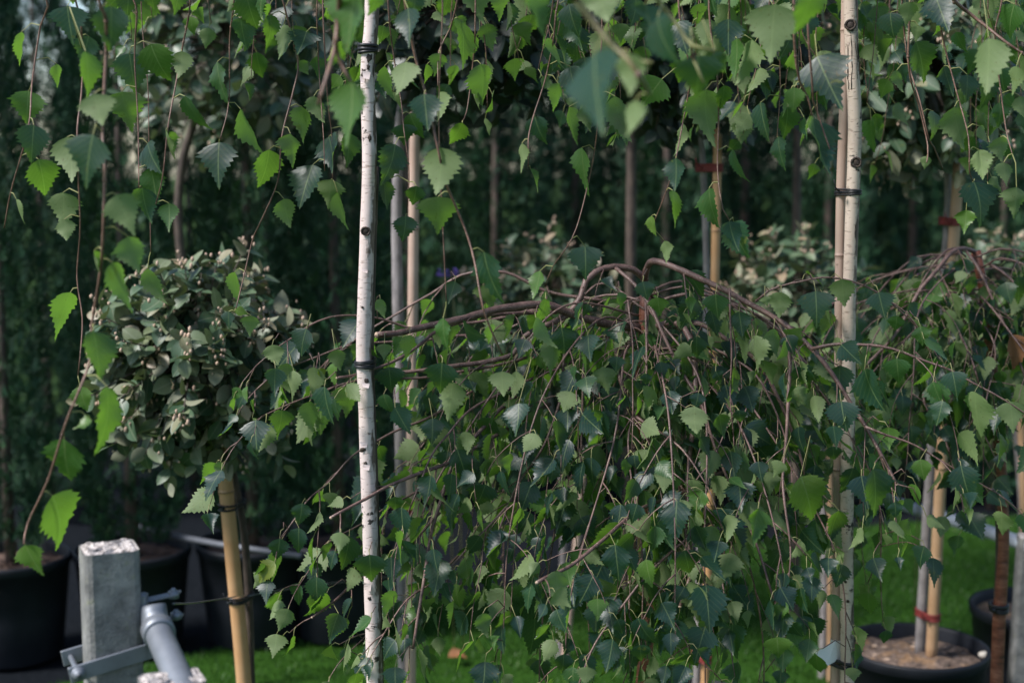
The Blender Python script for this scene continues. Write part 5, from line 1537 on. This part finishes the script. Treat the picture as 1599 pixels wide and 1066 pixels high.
B_LV = {
6: [(235, 470, 190, 600, 105, 'u'), (75, 545, 90, 650, 115, 'l'), (370, 570, 385, 670, 95, 'l'), (270, 650, 270, 800, 90, 'g'), (300, 655, 305, 720, 40, 'Y'), (90, 655, 85, 795, 105, 'u'), (175, 665, 150, 815, 85, 'l'), (320, 740, 325, 930, 85, 'u'), (445, 735, 425, 910, 140, 'l'),
    (370, 800, 375, 905, 70, 'g'), (120, 850, 120, 985, 110, 'u'), (255, 810, 235, 960, 90, 'l'), (45, 910, 40, 1060, 95, 'g'), (620, 650, 640, 790, 135, 'u'), (870, 630, 855, 810, 150, 'u', 2.5), (920, 720, 895, 905, 140, 'l', 2.52), (1150, 670, 1150, 800, 120, 'l'), (650, 840, 720, 970, 120, 'u'),
    (930, 250, 900, 360, 100, 'u'), (580, 330, 580, 430, 60, 'l'), (825, 890, 830, 1000, 110, 'u'), (1180, 840, 1190, 940, 70, 'u'), (980, 950, 1000, 1060, 80, 'g'), (720, 500, 710, 620, 85, 'l'), (600, 540, 600, 620, 80, 'l')],
7: [(230, 465, 260, 600, 150, 'u'), (355, 500, 350, 620, 90, 'u'), (190, 520, 190, 680, 120, 'l'), (110, 420, 170, 590, 60, 'l', 2.5), (490, 600, 480, 680, 90, 'u'), (950, 310, 960, 440, 125, 'g'), (1060, 390, 1080, 510, 120, 'u'), (680, 325, 690, 420, 110, 'g'), (500, 300, 520, 380, 60, 'g'),
    (690, 625, 710, 720, 70, 'u'), (735, 760, 745, 870, 100, 'u'), (625, 680, 630, 740, 60, 'u'), (260, 845, 255, 960, 110, 'u'), (380, 850, 385, 980, 80, 'u'), (870, 770, 860, 850, 80, 'u'), (970, 870, 975, 990, 80, 'g'), (950, 670, 985, 720, 70, 'u'), (1140, 500, 1110, 680, 110, 'l'), (1180, 320, 1190, 370, 60, 'g'),
    (1030, 700, 1040, 780, 50, 'l'), (1060, 850, 1070, 920, 70, 'u'), (60, 720, 65, 830, 90, 'u'), (30, 820, 30, 980, 120, 'u', 2.5), (110, 960, 60, 1060, 90, 'g'), (20, 670, 10, 800, 70, 'l'), (830, 320, 830, 400, 55, 'g'), (610, 250, 630, 340, 110, 'u'), (420, 650, 440, 780, 120, 'l')],
8: [(220, 295, 215, 455, 145, 'u'), (345, 240, 355, 370, 145, 'g'), (515, 300, 535, 430, 130, 'u'), (600, 410, 600, 495, 120, 'g'), (710, 460, 720, 550, 120, 'g'), (340, 545, 430, 640, 120, 'u'), (150, 640, 180, 750, 120, 'u'), (450, 660, 480, 860, 110, 'u'), (600, 610, 610, 750, 120, 'g'), (740, 610, 780, 720, 130, 'g'),
    (860, 670, 870, 790, 110, 'u'), (965, 765, 980, 1000, 140, 'g'), (1130, 810, 1140, 960, 140, 'g'), (770, 720, 800, 830, 70, 'g'), (340, 810, 340, 940, 140, 'u'), (200, 760, 230, 880, 90, 'l'), (215, 580, 225, 640, 50, 'u'), (560, 930, 570, 1040, 130, 'g'), (300, 1020, 310, 1100, 120, 'u'), (60, 300, 40, 420, 120, 'g'), (25, 470, 20, 610, 90, 'l'), (90, 500, 110, 600, 80, 'u')],
10: [(215, 225, 210, 335, 105, 'u'), (345, 175, 350, 275, 85, 'l'), (110, 390, 105, 500, 110, 'u'), (200, 340, 195, 470, 105, 'u'), (280, 500, 270, 605, 85, 'u'), (435, 380, 430, 520, 105, 'u'), (340, 410, 325, 520, 50, 'g'), (510, 330, 495, 470, 100, 'g'), (530, 465, 540, 640, 150, 'u', 2.48), (680, 245, 685, 400, 115, 'u'),
     (815, 95, 810, 250, 110, 'u'), (200, 600, 190, 710, 70, 'g'), (330, 645, 240, 765, 80, 'g'), (385, 740, 330, 870, 110, 'u'), (650, 195, 650, 270, 110, 'g'), (690, 485, 620, 590, 100, 'g'), (820, 575, 825, 700, 95, 'l'), (680, 680, 620, 780, 80, 'u'), (540, 760, 450, 870, 70, 'g', 2.52), (650, 990, 650, 1080, 120, 'u'),
     (1070, 965, 1070, 1090, 130, 'u'), (1060, 740, 1055, 860, 85, 'l'), (430, 880, 380, 1010, 60, 'g'), (760, 900, 770, 1040, 45, 'l'), (1080, 210, 1020, 310, 100, 'g'), (460, 530, 430, 640, 85, 'l')],
11: [(190, 40, 185, 140, 85, 'u'), (285, 200, 280, 365, 185, 'l'), (480, 420, 500, 600, 150, 'u', 2.5), (770, 215, 740, 390, 140, 'u'), (660, 285, 680, 500, 110, 'u'), (1060, 125, 1070, 275, 140, 'u'), (1150, 30, 1160, 130, 90, 'u'), (1150, 250, 1100, 430, 90, 'g', 2.4), (985, 470, 1000, 630, 85, 'u'), (210, 540, 190, 720, 120, 'l', 2.45),
     (390, 700, 400, 840, 115, 'u'), (105, 765, 100, 910, 120, 'u'), (270, 620, 285, 830, 80, 'u', 2.45), (590, 680, 590, 790, 80, 'd'), (570, 835, 575, 1000, 120, 'u'), (470, 860, 450, 1020, 130, 'u'), (240, 930, 240, 1030, 110, 'u'), (350, 990, 340, 1080, 100, 'l'), (800, 840, 800, 960, 70, 'l'), (905, 605, 910, 790, 150, 'u'), (1030, 790, 1010, 930, 110, 'u'),
     (480, 220, 475, 300, 140, 'g'), (570, 0, 570, 70, 80, 'u'), (740, 830, 740, 920, 80, 'd'), (930, 330, 900, 520, 140, 'l')],
12: [(150, 100, 240, 325, 190, 'y2', 2.5), (490, 65, 530, 305, 165, 'u', 2.45), (330, 260, 255, 420, 95, 'u'), (395, 60, 360, 200, 100, 'u'), (900, 50, 920, 210, 140, 'u'), (710, 20, 720, 125, 95, 'g'), (345, 510, 320, 625, 105, 'd'), (280, 480, 270, 570, 80, 'u'), (490, 480, 520, 590, 105, 'u'), (740, 290, 835, 330, 60, 'g'),
     (730, 425, 680, 535, 90, 'd'), (770, 480, 760, 605, 75, 'd'), (75, 550, 70, 670, 80, 'u'), (150, 620, 150, 730, 55, 'd'), (590, 220, 600, 300, 80, 'u'), (690, 140, 680, 270, 60, 'g'), (60, 30, 20, 120, 90, 'g', 2.5), (40, 850, 50, 970, 150, 'y2'), (225, 935, 230, 1060, 100, 'g'), (60, 1005, 50, 1090, 85, 'u'), (70, 730, 60, 860, 110, 'd')],
}
B_ARC = [(-8, .34, .02, .55), (12, .38, .03, .75), (30, .42, .03, .55), (50, .48, .04, .65), (-25, .40, .03, .70), (-40, .45, .04, .55), (-62, .52, .03, .62), (75, .50, .04, .6), (100, .48, .04, .55), (130, .45, .05, .6), (160, .45, .05, .65), (190, .45, .05, .6), (220, .45, .05, .65), (250, .5, .04, .6), (275, .52, .04, .55),
         (20, .25, .02, .80), (-15, .22, .02, .85), (45, .3, .02, .85), (-45, .32, .02, .85), (0, .45, .02, .45)]
wb, nB = weeping('low weeping birch with domed tangled twigs in the middle, red-brown stem', [(1003, 1066), (1013, 985), (1023, 900), (1012, 760), (1002, 620), (1006, 520), (1008, 450)], 3.0, .0175, .0125,
    B_BR, B_ARC, 21, (.043, .078), .75, .067, listed=B_LV)
cb = cane(to_ground([(1000, 1066), (1001, 800), (1003, 600), (1005, 470)], 3.02), .0085, CANE_TAN, 'tan bamboo cane beside the red-brown stem of the middle weeping birch', .3)
tie(cb, at(1001, 905, 3.02), .0085, at(1022, 905, 3.0), .016, RUBBER, 4, .0025, .011, True)

C_BR = [
 (3.40, 3.20, 7, 5, True, .8, [(1524, 392), (1504, 386), (1487, 393), (1470, 413), (1440, 450), (1417, 490), (1387, 533), (1349, 575)]),
 (3.38, 3.15, 5, 3.5, False, 1.0, [(1506, 387), (1527, 416), (1550, 470), (1571, 516), (1597, 576), (1625, 650)]),
 (3.30, 3.15, 4, 3, False, 1.2, [(1445, 453), (1484, 500), (1519, 561), (1540, 640)]),
 (3.40, 3.45, 4.5, 2, False, .7, [(1500, 392), (1470, 397), (1434, 403), (1384, 443), (1340, 500)]),
 (3.36, 3.25, 3.5, 2, False, .9, [(1468, 418), (1482, 470), (1496, 520), (1500, 600)]),
 (3.45, 3.4, 4, 2, False, .8, [(1500, 392), (1462, 402), (1420, 430), (1380, 480), (1350, 560)]),
 (3.35, 3.1, 5, 3, False, .9, [(1540, 520), (1480, 590), (1440, 620), (1470, 680), (1500, 760)]),
 (3.4, 3.25, 5, 3, False, .9, [(1545, 410), (1575, 430), (1600, 460), (1650, 540)]),
]
C_ARC = [(a, b, c, d * .78) for a, b, c, d in [(-10, .30, .03, .40), (15, .34, .03, .45), (-35, .36, .03, .42), (40, .36, .03, .45), (-65, .36, .03, .38), (70, .38, .03, .42), (110, .4, .03, .4), (150, .38, .03, .42), (190, .36, .03, .42), (225, .36, .03, .40), (260, .36, .03, .38), (300, .35, .02, .42), (-20, .2, .02, .5), (30, .22, .02, .5), (-50, .25, .02, .48), (200, .22, .02, .5), (-75, .42, .02, .33), (-95, .40, .02, .33)]]
wc, nC = weeping('weeping birch at the right picture edge with dark red-brown stem', [(1556, 1066), (1561, 950), (1566, 850), (1562, 720), (1548, 560), (1534, 440), (1524, 392)], 3.4, .0185, .012,
    C_BR, C_ARC, 33, (.046, .078), 1.08, .060)
cc = cane(to_ground([(1551, 1066), (1555, 950), (1558, 850), (1556, 700)], 3.40), .006, BARK_BROWN, 'thin dark stake tied to the right weeping birch stem', .3)
tie(cc, at(1560, 948, 3.4), .018, at(1553, 948, 3.4), .006, RUBBER, 4, .0035, .016, True)
print('leaves', nB, nC, len(TREE['A'][2].items), len(TREE['D'][2].items))

# ------------------------------------------------------------------ small things
# a dead, orange leaf caught in the right-hand weeping birch and one on the grass
def dead_leaf(p, L, d, up, label):
    V, F, C = BIRCH_SHAPES[10]
    M = frame_mat(Vector((0, 0, 0)), d, up, L, L, L)
    A = np.array(M)
    me = arr_mesh('dead_leaf', V @ A[:3, :3].T, F, {'leafco': C}); me.materials.append(DEADWOOD)
    o = bpy.data.objects.new('dead_leaf', me); o.location = p
    tag(o, label, 'leaf'); link(o)
dead_leaf(at(1578, 522, 3.2), .085, Vector((.25, 0, -1)), Vector((.3, -1, .2)), 'large dead orange leaf hanging at the right picture edge')
dead_leaf(ground(700, 1026, .03), .07, Vector((1, .2, .05)), Vector((0, -.3, 1)), 'dead orange leaf lying on the lawn near the bottom')
for (x, y) in ((705, 418), (690, 420), (1445, 425)):
    p = at(x, y + 6, 4.8)
    mb = MB(p)
    for k in range(9):
        mb.lump(p + Vector((R(-.02, .02), R(-.02, .02), R(-.012, .012))), (.007, .006, .005), n=6, m=4, jit=.25)
    fl_ = mb.build('lilac_flower', LILAC)
    m2 = MB(p); m2.tube([p, p + Vector((.01, .02, -.18)), p + Vector((.02, .05, -.45)), Vector((p.x + .03, p.y + .1, 0))], .002, 5, .6); m2.build('stalk', TWIG, fl_)
    tag(fl_, {705: 'violet flower head between the grey stem and the arched twigs', 690: 'smaller violet flower head next to the grey stem', 1445: 'violet flower head behind the right weeping birch top'}[x], 'flower')
